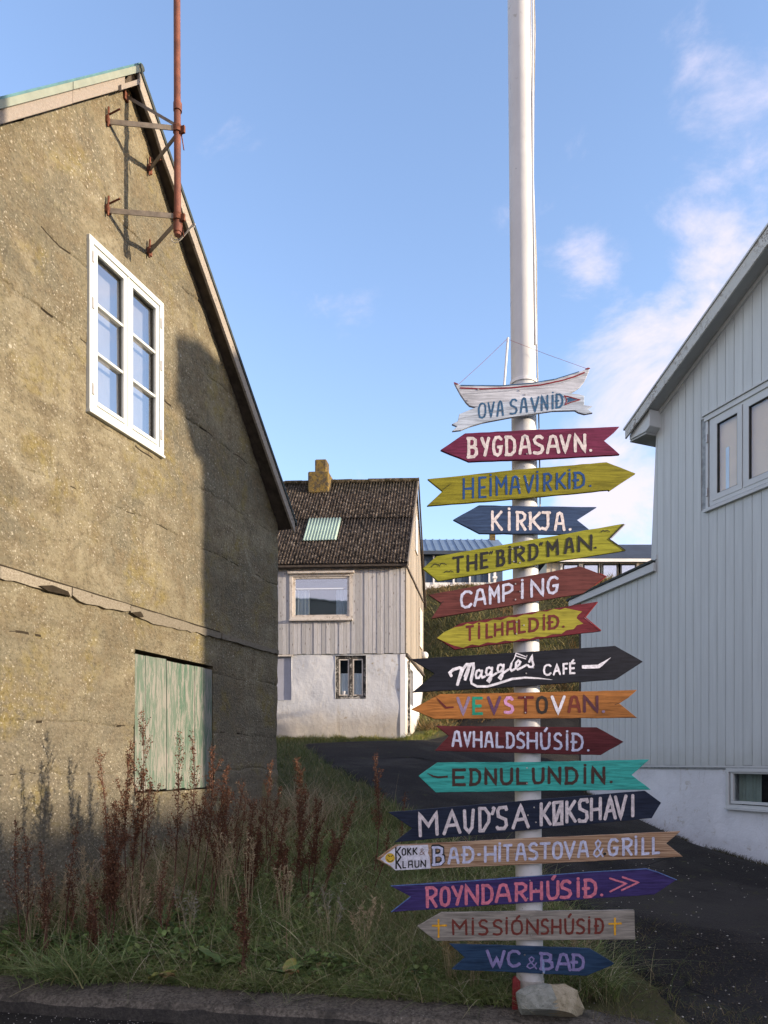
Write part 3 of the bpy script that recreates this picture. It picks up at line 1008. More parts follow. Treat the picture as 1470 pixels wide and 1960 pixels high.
for tt, zz in ((.052, 6.50), (.052, 6.05), (.052, 5.22), (1.109, 6.45), (1.109, 5.98), (1.109, 5.22)):
    mb = MB(); PL.box(mb, tt - .013, tt + .013, zz - .055, zz + .055, .03, .046); mb.build('hinge', M['hinge'], wl, bevel=.004)
mb = MB(); PL.box(mb, .08, 1.08, 5.07, 6.63, -.16, -.14); mb.build('blind', M['interior_pale'], wl)

# boarded opening
mb = MB(); PL.box(mb, SHU[0], SHU[1], SHU[2], SHU[3], -.22, -.2); shb = mb.build('shutter', M['dirt'], HL)
npk = 8; wk = (2.172 - .712) / npk
for i in range(npk):
    t0 = .712 + wk * i; jig = random.uniform(-.012, .012)
    mb = MB(); PL.prism(mb, [(t0 + .0015, 1.30 + random.uniform(-.01, .015)), (t0 + wk - .0015, 1.30 + random.uniform(-.01, .015)),
                             (t0 + wk - .0015, 2.755 + jig), (t0 + .0015, 2.755 + jig * .6)], -.035, random.uniform(-.012, -.002))
    mb.build('plank', M['shutter'], shb, bevel=.002)

# iron brackets and the rust-red pipe on the gable
HP = thing('vent_pipe', 'tall rust red iron pipe standing off the concrete gable on two strap brackets', 'pipe', PL.w(.62, 6.95, .6))
mb = MB()
tp, np_ = .618, .60
mb.tube([PL.w(tp, 6.95, np_), PL.w(tp, 12.6, np_ - .02)], .034, 14); mb.build('pipe', M['rust_pipe'], HP)
for z in (7.02, 8.25, 9.55, 10.45):
    mb = MB(); mb.tube([PL.w(tp, z - .04, np_), PL.w(tp, z + .04, np_)], .043, 14); mb.build('collar', M['rust_pipe'], HP)
for z, nm in ((8.02, 1), (7.13, 0)):
    for ta in (.297, .941):
        mb = MB()
        a = Vector(PL.w(ta, z, 0)); b = Vector(PL.w(tp + (ta - tp) * .10, z, np_ - .02))
        dirv = (b - a).normalized()
        side = dirv.cross(Vector((0, 0, 1))) * .004
        hh = Vector((0, 0, .026))
        pts = [a, a + dirv * .02, b - dirv * .05, b]
        mb.hexa([a - hh - side, b - hh - side, b + hh - side, a + hh - side], [a - hh + side, b - hh + side, b + hh + side, a + hh + side])
        mb.build('bracket_arm', M['iron'], HP)
        mb = MB()
        q = PL.w(ta, z, 0)
        PL.box(mb, ta - .035, ta + .03, z - .03, z + .035, .0, .022)
        mb.tube([PL.w(ta - .01, z + .05, .0), PL.w(ta - .01, z + .07, .16)], .009, 6)
        mb.tube([PL.w(ta - .02, z - .07, .02), PL.w(ta - .02, z + .12, .03)], .011, 6)
        mb.build('wall_anchor', M['rust'], HP)
    mb = MB(); zz = z
    mb.tube([PL.w(tp, zz - .03, np_), PL.w(tp, zz + .035, np_)], .047, 12)
    PL.box(mb, tp - .012, tp + .012, zz - .05, zz + .02, np_ + .04, np_ + .085)
    mb.tube([PL.w(tp + .04, zz + .08, np_), PL.w(tp + .065, zz - .16, np_ + .03)], .006, 6)
    mb.build('clamp', M['rust'], HP)
mb = MB()
a = Vector(PL.w(.55, 8.50, .0)); b = Vector(PL.w(tp - .03, 8.07, np_ - .03)); hh = Vector((0, 0, .018)); sd = Vector((.004, .002, 0))
mb.hexa([a - hh - sd, b - hh - sd, b + hh - sd, a + hh - sd], [a - hh + sd, b - hh + sd, b + hh + sd, a + hh + sd]); mb.build('stay_bar', M['iron'], HP)
mb = MB(); PL.box(mb, .52, .58, 8.44, 8.52, 0, .03); mb.build('wall_anchor', M['rust'], HP)
mb = MB()
loop = [PL.w(tp + .035 + .04 * math.sin(u * math.pi), 6.98 - .05 * math.sin(u * math.pi * 2) + .03 * u, np_ + .03 - .14 * math.cos(u * math.pi)) for u in [i / 10 for i in range(11)]]
mb.tube(loop, .005, 5); mb.tube([Vector(p) + Vector((.01, 0, .025)) for p in loop], .005, 5)
mb.build('cable_loop', M['cable'], HP)

# ------------------------------------------------------------------ the pale clad house on the right
WR = 7.46                      # gable width
UM = WR / 2
ER = 5.2                       # depth of the house
def roofR(t):                  # soffit line on the wall plane
    z = 7.772 + .5113 * min(t, WR - t)
    return z
HR = thing('clad_house', 'pale grey vertical board clad house with flaking white fascia, at the right of the picture', 'house', PR.w(0, 0.4, 0))
mb = MB()
PR.prism(mb, [(-2.17, 1.50), (1.16, 1.50), (1.16, roofR(1.16)), (0, roofR(0)), (0, 5.06), (-2.17, 4.95)], -.12, -.012)
PR.prism(mb, [(3.34, 1.50), (WR, 1.50), (WR, roofR(WR)), (UM, roofR(UM)), (3.34, roofR(3.34))], -.12, -.012)
PR.prism(mb, [(1.16, 1.50), (3.34, 1.50), (3.34, 5.78), (1.16, 5.78)], -.12, -.012)
PR.prism(mb, [(1.16, 7.2), (3.34, 7.2), (3.34, roofR(3.34)), (1.16, roofR(1.16))], -.12, -.012)
mb.build('gable_backing', M['clad_back'], HR)
mb = MB()
PR.box(mb, WR - .2, WR - .01, .0, roofR(WR) - .02, -ER, -.13)
PR.box(mb, 0.01, .2, 5.0, roofR(0) - .02, -ER, -.13)
PR.box(mb, -2.16, -2.0, .3, 4.9, -ER, -.13)
PR.prism(mb, [(-2.16, .3), (WR, .3), (WR, roofR(WR)), (UM, roofR(UM)), (0, roofR(0)), (0, 5.0), (-2.16, 4.9)], -ER - .2, -ER)
mb.build('side_wall', M['clad'], HR)
WU = [(1.10, 3.38, 5.74, 7.24)]                                  # strip of casements, upper floor
pitch = .168
t = -2.17
def topz(t):
    return (roofR(t) - .012) if t >= -.001 else 4.95 + (t + 2.17) * .0505
bi = 0
while t < WR - .01:
    t1 = min(t + pitch, WR)
    if t < 0 < t1 and t1 > .02: t1 = 0
    g = .0045
    spans = [(1.56 + random.uniform(-.006, .006), None)]
    for (a, b, c, d) in WU:
        if t1 > a + .02 and t < b - .02:
            spans = [(spans[0][0], c), (d, None)]
    for zb, zt in spans:
        za = topz(t + g) if zt is None else zt
        zb2 = topz(t1 - g) if zt is None else zt
        if zt is None and t < UM < t1:
            poly = [(t + g, zb), (t1 - g, zb), (t1 - g, zb2), (UM, topz(UM)), (t + g, za)]
        else:
            poly = [(t + g, zb), (t1 - g, zb), (t1 - g, zb2), (t + g, za)]
        mb = MB(); PR.prism(mb, poly, -.010, .006 + random.uniform(-.0015, .0015)); mb.build('board', M['clad'], HR)
    t = t1; bi += 1
mb = MB(); PR.box(mb, -2.19, WR, 1.525, 1.555, -.03, .004); mb.build('drip_strip', M['trim'], HR)
# rendered foundation with a basement window
BW = (1.55, 3.1, .92, 1.50)
mb = MB()
for a, b, c, d in ((-1.93, BW[0], -.6, 1.52), (BW[0], BW[1], -.6, BW[2]), (BW[1], WR - .05, -.6, 1.52)):
    n = int((b - a) / .12) + 1; m_ = 14
    vs = [PR.w(a + (b - a) * i / n, c + (d - c) * j / m_, -.03 + .012 * mnoise.noise(Vector(((a + (b - a) * i / n) * 2.2, (c + (d - c) * j / m_) * 2.5, 3)))) for j in range(m_ + 1) for i in range(n + 1)]
    fs = [(j * (n + 1) + i, j * (n + 1) + i + 1, (j + 1) * (n + 1) + i + 1, (j + 1) * (n + 1) + i) for j in range(m_) for i in range(n)]
    mb.add(vs, fs, 0, True)
PR.box(mb, -1.93, WR - .05, -.6, 1.5, -.5, -.35)
for (t0, z0, t1, z1) in ((BW[0], BW[2], BW[1], BW[2]), (BW[0], BW[2], BW[0], BW[3]), (BW[1], BW[2], BW[1], BW[3])):
    mb.add([PR.w(t0, z0, -.02), PR.w(t1, z1, -.02), PR.w(t1, z1, -.3), PR.w(t0, z0, -.3)], [(0, 1, 2, 3)])
mb.build('foundation', M['found'], HR)
mb = MB(); PR.box(mb, -1.93, -1.90, -.3, 1.5, -2.0, -.03); mb.build('foundation_return', M['found'], HR)
mb = MB(); frame_rect(PR, mb, BW[0] - .02, BW[1], BW[2] - .03, BW[3] + .015, .055, -.06, .005)
frame_rect(PR, mb, BW[0] + .06, BW[1] - .055, BW[2] + .04, BW[3] - .025, .045, -.055, -.012)
wb = mb.build('window', M['trim'], HR, bevel=.003)
mb = MB(); PR.box(mb, BW[0] - .03, BW[1], BW[2] - .055, BW[2] - .032, -.04, .03); mb.build('sill', M['trim'], wb)
mb = MB(); PR.box(mb, BW[0] + .1, BW[1] - .1, BW[2] + .08, BW[3] - .07, -.05, -.045); mb.build('pane', M['glass_soft'], wb)
def curtain(P, parent, t0, t1, z0, z1, n, mat, folds=6, amp=.02):
    mb = MB(); k = folds * 6
    vs = []
    for i in range(k + 1):
        t = t0 + (t1 - t0) * i / k; nn = n + amp * math.sin(i / 6 * 2 * math.pi) + amp * .4 * math.sin(i * 1.7)
        vs += [P.w(t, z0, nn * 1.0), P.w(t, z1, nn)]
    mb.add(vs, [(2 * i, 2 * i + 2, 2 * i + 3, 2 * i + 1) for i in range(k)], 0, True)
    return mb.build('curtain', mat, parent)
curtain(PR, wb, BW[0] + .1, BW[0] + .50, BW[2] + .05, BW[3], -.16, M['curtain_green'])
curtain(PR, wb, BW[0] + .98, BW[1] - .1, BW[2] + .05, BW[3], -.16, M['curtain_green'])
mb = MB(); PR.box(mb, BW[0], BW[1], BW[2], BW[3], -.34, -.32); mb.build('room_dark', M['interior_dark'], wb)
# upper casements
a, b, c, d = 1.16, 3.38, 5.735, 7.235
mb = MB(); frame_rect(PR, mb, a + .06, b, c + .02, d - .05, .07, -.05, .022)
PR.box(mb, 1.868, 1.89, c + .08, d - .11, -.05, .018); PR.box(mb, 2.76, 2.78, c + .08, d - .11, -.05, .018)
wu = mb.build('window', M['trim'], HR, bevel=.003)
mb = MB(); PR.box(mb, a - .04, b + .04, d - .075, d + .01, .0, .045); mb.build('head_trim', M['trim'], wu, bevel=.004)
mb = MB(); PR.box(mb, a - .07, b + .07, d + .013, d + .04, .0, .07); mb.build('drip_cap', M['trim'], wu, bevel=.004)
mb = MB(); PR.box(mb, a - .035, b + .03, c - .055, c + .0, .0, .06); mb.build('sill', M['trim'], wu, bevel=.004)
mb = MB(); PR.box(mb, a - .015, a + .03, c + .004, d - .08, .0, .03); mb.build('side_trim', M['trim'], wu)
for s0, s1 in ((1.285, 1.862), (1.896, 2.755), (2.785, 3.31)):
    mb = MB(); frame_rect(PR, mb, s0, s1, c + .085, d - .115, .09, -.03, .03); mb.build('sash', M['win_white'] if False else M['trim'], wu, bevel=.003)
    mb = MB(); frame_rect(PR, mb, s0 + .087, s1 - .087, c + .172, d - .202, .014, -.02, .02); mb.build('gasket', M['gasket'], wu)
    mb = MB(); PR.box(mb, s0 + .09, s1 - .09, c + .175, d - .205, -.006, .0); mb.build('pane', M['glass_warm'], wu)
for zz in (6.87, 6.0):
    mb = MB(); PR.box(mb, 1.165, 1.195, zz - .07, zz + .07, .02, .05); mb.build('hinge', M['hinge'], wu, bevel=.004)
mb = MB(); PR.box(mb, 1.2, 3.3, c + .06, d - .1, -.05, -.04); mb.build('blind', M['blind_tan'], wu)  # tan sheet behind the panes in place of the reflected concrete house
mb = MB(); PR.box(mb, 1.50, 1.56, c + .1, 6.6, -.039, -.03); mb.build('blind_slat', M['curtain'], wu)
# roof of the clad house
mb = MB()
def rr(t, off=0):
    return 7.772 + .5113 * t + off
tl = -.45
def rslab(lo, hi, t0, t1, n0, n1, cap=True):
    PR.prism(mb, [(t0, rr(t0, lo)), (t1, rr(t1, lo)), (t1, rr(t1, hi)), (t0, rr(t0, hi))], n0, n1)
    # mirrored slope
    PR.prism(mb, [(WR - t1, rr(t1, lo)), (WR - t0, rr(t0, lo)), (WR - t0, rr(t0, hi)), (WR - t1, rr(t1, hi))], n0, n1)
rslab(.0, .06, tl + .06, UM, -ER - .3, .285); mb.build('soffit', M['soffit_pale'], HR)
mb = MB()
PR.prism(mb, [(tl, rr(tl, -.055)), (UM, rr(UM, -.055)), (UM, rr(UM, .215)), (tl, rr(tl, .12))], .29, .325)
mb.build('fascia_board', M['flaky_trim'], HR, bevel=.004)
mb = MB()
PR.prism(mb, [(WR - UM + .005, rr(UM, -.055)), (WR - tl, rr(tl, -.055)), (WR - tl, rr(tl, .2)), (WR - UM + .005, rr(UM, .2))], .29, .325)
mb.build('fascia_board', M['flaky_trim'], HR, bevel=.004)
mb = MB()
PR.prism(mb, [(tl - .03, rr(tl - .03, .125)), (UM, rr(UM, .218)), (UM, rr(UM, .25)), (tl - .03, rr(tl - .03, .155))], -ER - .35, .345)
mb.build('roof_slope', M['trim'], HR)
mb = MB()
PR.prism(mb, [(WR - UM + .01, rr(UM, .21)), (WR - tl + .03, rr(tl - .03, .21)), (WR - tl + .03, rr(tl - .03, .245)), (WR - UM + .01, rr(UM, .245))], -ER - .35, .345)
mb.build('roof_slope', M['trim'], HR)
mb = MB(); PR.prism(mb, [(.0, rr(0, -.075)), (UM, rr(UM, -.075)), (UM, rr(UM, -.002)), (.0, rr(0, -.002))], .007, .04)
mb.build('verge_moulding', M['trim'], HR)
# boxed eave
mb = MB()
PR.prism(mb, [(-.42, 7.47), (.0, 7.45), (.10, 7.51), (.10, 7.80), (-.02, 7.745), (-.42, 7.56)], -ER, .25)
mb.build('eave_box', M['trim'], HR, bevel=.006)
mb = MB()
PR.prism(mb, [(-.43, 7.435), (-.02, 7.415), (.0, 7.445), (-.42, 7.465)], -ER, .23)
mb.build('eave_board', M['soffit_pale'], HR)
mb = MB()
PR.prism(mb, [(WR - .0, 7.05), (WR + .18, 7.30), (WR + .46, 7.75), (WR + .50, 8.35), (WR - .10, 8.45), (WR - .9, 8.30), (WR - .05, 7.75)], -ER, .27)  # unseen near eave, enlarged so its shadow fits the concrete gable
mb.build('eave_box', M['trim'], HR)
# lean-to roof
mb = MB()
PR.prism(mb, [(-2.50, 4.86), (-.004, 5.005), (-.004, 5.155), (-2.50, 4.99)], .012, .075); mb.build('lean_to_fascia', M['trim'], HR, bevel=.004)
mb = MB()
PR.prism(mb, [(-2.56, 4.985), (-.03, 5.165), (-.03, 5.205), (-2.56, 5.02)], -ER, .10); mb.build('lean_to_roof', M['roof_dark'], HR)
mb = MB(); PR.box(mb, -2.30, -2.185, 1.0, 4.88, -.22, -.04); mb.build('corner_post', M['post_dark'], HR)
mb = MB(); PR.box(mb, -.03, .02, 5.21, 5.30, -.01, .03); mb.build('flashing_end', M['trim'], HR)

# ------------------------------------------------------------------ the small timber and whitewash house in the middle
HM = thing('timber_house', 'small old house with silvered boards over whitewashed basement and mossy corrugated roof', 'house', PM.w(0, 2.5, 0))
LW = 7.2; DW = 4.9; ZB = 4.63; ZE = 7.08
mb = MB()
def wall_grid(P, mb, a, b, c, d, holes, step=.15, n0=0.0, amp=.02, seed=0):
    ts = sorted({a, b, *[h[0] for h in holes], *[h[1] for h in holes]}); tt = []
    for i in range(len(ts) - 1):
        k = max(1, int((ts[i + 1] - ts[i]) / step)); tt += [ts[i] + (ts[i + 1] - ts[i]) * j / k for j in range(k)]
    tt.append(ts[-1])
    zs = sorted({c, d, *[h[2] for h in holes], *[h[3] for h in holes]}); zz = []
    for i in range(len(zs) - 1):
        k = max(1, int((zs[i + 1] - zs[i]) / step)); zz += [zs[i] + (zs[i + 1] - zs[i]) * j / k for j in range(k)]
    zz.append(zs[-1])
    vs = [P.w(t, z, n0 + amp * mnoise.noise(Vector((t * 1.7, z * 1.7, seed)))) for z in zz for t in tt]
    fs = []
    for j in range(len(zz) - 1):
        for i in range(len(tt) - 1):
            tm = (tt[i] + tt[i + 1]) / 2; zm = (zz[j] + zz[j + 1]) / 2
            if any(h[0] < tm < h[1] and h[2] < zm < h[3] for h in holes): continue
            q = j * len(tt) + i; fs.append((q, q + 1, q + 1 + len(tt), q + len(tt)))
    mb.add(vs, fs, 0, True)
    for h in holes:
        for (t0, z0, t1, z1) in ((h[0], h[2], h[1], h[2]), (h[1], h[2], h[1], h[3]), (h[1], h[3], h[0], h[3]), (h[0], h[3], h[0], h[2])):
            mb.add([P.w(t0, z0, n0 + .01), P.w(t1, z1, n0 + .01), P.w(t1, z1, n0 - .3), P.w(t0, z0, n0 - .3)], [(0, 1, 2, 3)])
LH = (1.075, 1.93, 3.375, 4.575)
PH = (3.16, 4.2, 3.35, 4.56)
wall_grid(PM, mb, 0, LW, 1.6, ZB - .02, [LH, PH], n0=0)
mb.build('basement_wall', M['found_old'], HM)
mb = MB(); PM.box(mb, .3, LW, 1.6, 4.5, -4.6, -4.4); mb.build('rear_wall', M['found_old'], HM)
mb = MB(); wall_grid(PS, mb, 0, DW, 1.6, ZB - .0, [(1.25, 2.0, 3.3, 4.35)], n0=0, seed=4); 
mb.build('basement_gable_wall', M['found_old'], HM)
mb = MB(); PS.box(mb, 1.25, 2.0, 3.3, 4.35, -.15, -.13); mb.build('gable_hatch', M['peel_black'], HM)
mb = MB(); PM.box(mb, -.015, .13, 2.0, ZB - .03, .0, .02); mb.build('corner_render', M['white'], HM)
mb = MB(); PS.box(mb, .62, .70, 2.4, 4.5, .0, .07); mb.build('downpipe', M['peel_black'], HM)
# front boards
UH = (1.50, 3.15, 5.60, 6.83)
t = 0.0; ii = 0
while t < 3.75:
    wbd = random.uniform(.095, .125); t1 = t + wbd
    z0 = ZB - .01 + random.uniform(-.012, .012); nn = .03 + random.uniform(-.003, .004)
    spans = [(z0, ZE + .03)]
    if t1 > UH[0] + .02 and t < UH[1] - .02:
        spans = [(z0, UH[2] - .02), (UH[3] + .02, ZE + .03)]
    for q0, q1 in spans:
        mb = MB(); PM.box(mb, t + .003, t1 - .003, q0, q1, .012, nn + (.007 if ii % 3 == 0 else 0)); mb.build('board', M['timber_grey'], HM)
    t = t1; ii += 1
mb = MB(); PM.box(mb, 0, UH[0], ZB, ZE + .2, -.05, .010); PM.box(mb, UH[1], LW, ZB, ZE + .2, -.05, .010)
PM.box(mb, UH[0], UH[1], ZB, UH[2], -.05, .010); PM.box(mb, UH[0], UH[1], UH[3], ZE + .2, -.05, .010)
mb.build('board_backing', M['post_dark'], HM)
# gable boards
ZR = 10.30
def roofM(t):
    return ZE + .12 + (ZR - ZE - .35) * (1 - abs(t - DW / 2) / (DW / 2))
t = 0.0
while t < DW - .01:
    wbd = random.uniform(.19, .26); t1 = min(t + wbd, DW)
    mb = MB()
    zlow = ZB - .04 - .0 * t
    if t < DW / 2 < t1: poly = [(t + .004, zlow), (t1 - .004, zlow), (t1 - .004, roofM(t1)), (DW / 2, roofM(DW / 2)), (t + .004, roofM(t))]
    else: poly = [(t + .004, zlow), (t1 - .004, zlow), (t1 - .004, roofM(t1)), (t + .004, roofM(t))]
    PS.prism(mb, poly, .012, .035 + random.uniform(-.006, .008)); mb.build('board', M['timber_gable'], HM)
    t = t1
mb = MB(); PS.prism(mb, [(0, ZB), (DW, ZB), (DW, roofM(DW)), (DW / 2, roofM(DW / 2)), (0, roofM(0))], -.04, .010); mb.build('board_backing', M['post_dark'], HM)
for (ta, za, tb, zb) in ((.0, 7.02, DW - .2, 7.06), (0, ZB - .03, DW, ZB - .03)):
    mb = MB(); PS.prism(mb, [(ta, za - .03), (tb, zb - .03), (tb, zb + .03), (ta, za + .03)], .03, .075); mb.build('drip_board', M['post_dark'], HM)
mb = MB(); PS.box(mb, 3.4, 4.2, 5.35, 6.6, .03, .075); mb.build('gable_hatch_board', M['old_white'], HM)
mb = MB(); PS.box(mb, 2.15, 2.8, 8.1, 9.2, .03, .07); mb.build('loft_hatch', M['timber_grey'], HM)
# roof: corrugated sheets in two courses
def mw(t, z, n):
    p = PM.o + PM.d * t - PS.d * n
    return (p.x, p.y, z)
def corr_sheet(a, b, u0, u1, lift, mat, name, parent, amp=.017, per=.088):
    """front slope; a..b along the ridge (plane t), u 0 at the eave to 1 at the ridge"""
    mb = MB(); k = max(4, int((b - a) / per * 6))
    e0 = (ZE + .0, .24); r0 = (ZR, -DW / 2)
    vs = []
    for i in range(k + 1):
        t = a + (b - a) * i / k
        h = amp * math.sin(2 * math.pi * t / per) + lift
        for u in (u0, (u0 + u1) / 2, u1):
            z = e0[0] + (r0[0] - e0[0]) * u; n = e0[1] + (r0[1] - e0[1]) * u
            L_ = math.hypot(r0[0] - e0[0], r0[1] - e0[1]); nz = -(r0[1] - e0[1]) / L_; nn = (r0[0] - e0[0]) / L_
            wv = .012 * mnoise.noise(Vector((t * 1.3, u * 4, 2)))
            p = Vector(mw(t, z + nz * (h + wv), n + nn * (h + wv)))
            vs.append(p)
    # follow the side plane's skew so that the verge runs with the gable
    fs = []
    for i in range(k):
        for j in range(2):
            q = i * 3 + j; fs.append((q, q + 3, q + 4, q + 1))
    n0 = len(vs)
    vs += [Vector(p) + Vector((0, 0, -.012)) for p in vs]
    fs += [tuple(i + n0 for i in reversed(f)) for f in fs]
    for i in range(k):
        for j in (0, 2):
            fs.append((i * 3 + j, i * 3 + 3 + j, i * 3 + 3 + j + n0, i * 3 + j + n0))
    mb.add(vs, fs, 0, True)
    return mb.build(name, mat, parent)
random.seed(5)
for (u0, u1, lf) in ((0.0, .545, .0), (.525, 1.0, .022)):
    t = -.12
    while t < 4.6:
        corr_sheet(t, t + 1.02, u0, u1, lf + .004 * (int(t * 3) % 2), M['roof_corr'], 'roof_sheet', HM)
        t += .99
corr_sheet(2.0, 2.96, .255, .52, .04, M['sky_sheet'], 'skylight_sheet', HM)
mb = MB()       # under-roof and rear slope
PM_e = Vector(mw(0, 0, 0))
def pmrow(t, z, n): return mw(t, z, n)
mb.hexa([pmrow(-.08, ZE - .05, .17), pmrow(-.08, ZR - .05, -DW / 2), pmrow(-.08, ZE - .05, -DW - .2), pmrow(-.08, ZE - .12, -DW - .2), pmrow(-.08, ZR - .14, -DW / 2), pmrow(-.08, ZE - .12, .17)],
        [pmrow(LW, ZE - .05, .17), pmrow(LW, ZR - .05, -DW / 2), pmrow(LW, ZE - .05, -DW - .2), pmrow(LW, ZE - .12, -DW - .2), pmrow(LW, ZR - .14, -DW / 2), pmrow(LW, ZE - .12, .17)])
mb.build('rear_roof', M['post_dark'], HM)
mb = MB(); PM.box(mb, -.05, 4.5, ZE - .09, ZE - .0, .04, .21); mb.build('eave_soffit', M['post_dark'], HM)
mb = MB()
mb.hexa([pmrow(-.135, ZE - .1, .23), pmrow(-.135, ZR - .05, -DW / 2 + .02), pmrow(-.135, ZR + .06, -DW / 2), pmrow(-.135, ZE + .01, .27)],
        [pmrow(-.10, ZE - .1, .23), pmrow(-.10, ZR - .05, -DW / 2 + .02), pmrow(-.10, ZR + .06, -DW / 2), pmrow(-.10, ZE + .01, .27)])
mb.build('verge_board', M['timber_gable'], HM)
mb = MB()
bk = Vector(PS.w(DW + .1, ZE - .2, .13)); rg = Vector(mw(-.14, ZR + .05, -DW / 2))
up = Vector((0, 0, .14)); wd = Vector((.045, 0, 0))
mb.hexa([rg, bk, bk + up, rg + up * .5], [rg - wd, bk - wd, bk + up - wd, rg + up * .5 - wd]); mb.build('verge_board', M['post_dark'], HM)
mb = MB()
for i in range(9):
    t = -.14 + i * .52
    mb2 = MB(); mb2.tube([mw(t, ZR + .03 + random.uniform(-.01, .02), -DW / 2), mw(t + .54, ZR + .03 + random.uniform(-.01, .02), -DW / 2)], .075, 8); mb2.build('ridge_tile', M['roof_corr'], HM)
# chimney
def mbox(mb, t0, t1, z0, z1, n0, n1):
    return mb.hexa([mw(t0, z0, n1), mw(t1, z0, n1), mw(t1, z1, n1), mw(t0, z1, n1)], [mw(t0, z0, n0), mw(t1, z0, n0), mw(t1, z1, n0), mw(t0, z1, n0)])
mb = MB(); mbox(mb, 2.58, 3.22, 9.85, 10.52, -DW / 2 - .35, -DW / 2 + .42)
ch = mb.build('chimney', M['chimney'], HM, bevel=.03)
mb = MB(); mbox(mb, 2.70, 3.06, 10.51, 10.98, -DW / 2 - .2, -DW / 2 + .2); mb.build('chimney_stack', M['chimney'], ch, bevel=.03)
# upper window
mb = MB(); a, b, c, d = UH
frame_rect(PM, mb, a - .05, b + .05, c - .04, d + .03, .09, .0, .055); wm = mb.build('window', M['old_white'], HM, bevel=.005)
mb = MB(); frame_rect(PM, mb, a + .03, b - .03, c + .04, d - .05, .065, -.02, .03); mb.build('sash', M['old_white'], wm, bevel=.004)
mb = MB(); PM.box(mb, a + .13, b - .13, 6.42, 6.45, -.015, .015); mb.build('transom', M['curtain'], wm)
mb = MB(); PM.box(mb, a - .1, b + .1, d + .01, d + .07, .0, .13); mb.build('head_trim', M['old_white'], wm, bevel=.006)
mb = MB(); PM.box(mb, a - .06, b + .06, c - .07, c - .015, .0, .12); mb.build('sill', M['old_white'], wm, bevel=.006)
mb = MB(); PM.box(mb, a + .09, b - .09, c + .10, d - .11, -.006, .0); mb.build('pane', M['glass_mid'], wm)
curtain(PM, wm, b - .48, b - .08, c + .09, 6.42, -.10, M['curtain'], 4)
curtain(PM, wm, a + .08, a + .42, c + .09, 6.42, -.10, M['curtain'], 4)
mb = MB(); PM.box(mb, a, b, c, d, -.9, -.88); mb.build('room_dark', M['interior_pale'], wm)
# basement window
a, b, c, d = LH
mb = MB(); frame_rect(PM, mb, a, b, c, d, .07, -.10, -.03); PM.box(mb, (a + b) / 2 - .035, (a + b) / 2 + .035, c + .07, d - .07, -.10, -.03)
wm2 = mb.build('window', M['peel_black'], HM, bevel=.004)
for s0, s1 in ((a + .09, (a + b) / 2 - .05), ((a + b) / 2 + .05, b - .09)):
    mb = MB(); frame_rect(PM, mb, s0, s1, c + .09, d - .09, .035, -.09, -.045); mb.build('sash', M['old_white'], wm2)
    mb = MB(); PM.box(mb, s0 + .035, s1 - .035, c + .12, d - .12, -.075, -.07); mb.build('pane', M['glass_soft'], wm2)
    curtain(PM, wm2, s0 + .02, s1 - .02, c + .1, c + .72, -.14, M['curtain'], 3, .012)
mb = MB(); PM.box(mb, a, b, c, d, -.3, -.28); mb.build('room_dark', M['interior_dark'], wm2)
mb = MB(); mb.tube([PM.w(a + .62, c + .09, -.11), PM.w(a + .62, c + .22, -.11)], [.05, .07], 8); mb.build('flower_pot', M['white'], wm2)
a, b, c, d = PH
mb = MB(); PM.box(mb, a + .0, b, c, d, -.06, -.04); mb.build('boarded_panel', M['panel_grey'], HM)
mb = MB(); PM.box(mb, a - .04, b, d, d + .05, -.02, .04); mb.build('lintel', M['old_white'], HM)
mb = MB()
q = Vector(PS.w(4.4, 5.2, .12))
mb.tube([q + Vector((-.2, 0, .06)), q], .03, 6)
mb.build('lamp_arm', M['white'], HM)
mb = MB(); bm_ = bmesh.new(); bmesh.ops.create_icosphere(bm_, subdivisions=2, radius=.13); mb.add([v.co + q for v in bm_.verts], [tuple(v.index for v in f.verts) for f in bm_.faces], 0, True); bm_.free()
mb.build('lamp_globe', M['white'], HM)

# ------------------------------------------------------------------ buildings on the ridge behind
def rp(px, py, D):
    return ((px - CX) / F * D, D, EZ + (HY - py) / F * D)
D1 = 34.0
B1 = thing('long_shed', 'navy blue corrugated shed with pale blue roof on the bank behind the signs', 'shed', (rp(880, 1122, D1)[0], D1, rp(880, 1122, D1)[2]))
x0 = rp(640, 0, D1)[0]; x1 = rp(962, 0, D1)[0]
zb = rp(0, 1123, D1)[2]; zw = rp(0, 1060, D1)[2]; zr = rp(0, 1036, D1 + 2.6)[2]
mb = MB(); mb.box(x0, x1, D1, D1 + 5.2, zb, zw); mb.add([(x1, D1, zw), (x1, D1 + 5.2, zw), (x1, D1 + 2.6, zr - .06)], [(0, 1, 2)])
for i in range(int((x1 - x0) / .3)):
    mb.box(x0 + i * .3, x0 + i * .3 + .08, D1 - .03, D1, zb + .02, zw - .02)
mb.build('wall', M['navy'], B1)
mb = MB()
for s_ in (0, 1):
    y0 = D1 - .3 if s_ == 0 else D1 + 5.5
    mb.hexa([(x0 - .2, y0, zw - .02), (x1 + .2, y0, zw - .02), (x1 + .2, D1 + 2.6, zr), (x0 - .2, D1 + 2.6, zr)], [(x0 - .2, y0, zw + .06), (x1 + .2, y0, zw + .06), (x1 + .2, D1 + 2.6, zr + .08), (x0 - .2, D1 + 2.6, zr + .08)])
L_ = int((x1 - x0 + .4) / .35)
for i in range(L_):
    xx = x0 - .2 + .35 * i
    mb.hexa([(xx, D1 - .3, zw + .06), (xx + .07, D1 - .3, zw + .06), (xx + .07, D1 + 2.6, zr + .08), (xx, D1 + 2.6, zr + .08)], [(xx, D1 - .3, zw + .1), (xx + .07, D1 - .3, zw + .1), (xx + .07, D1 + 2.6, zr + .12), (xx, D1 + 2.6, zr + .12)])
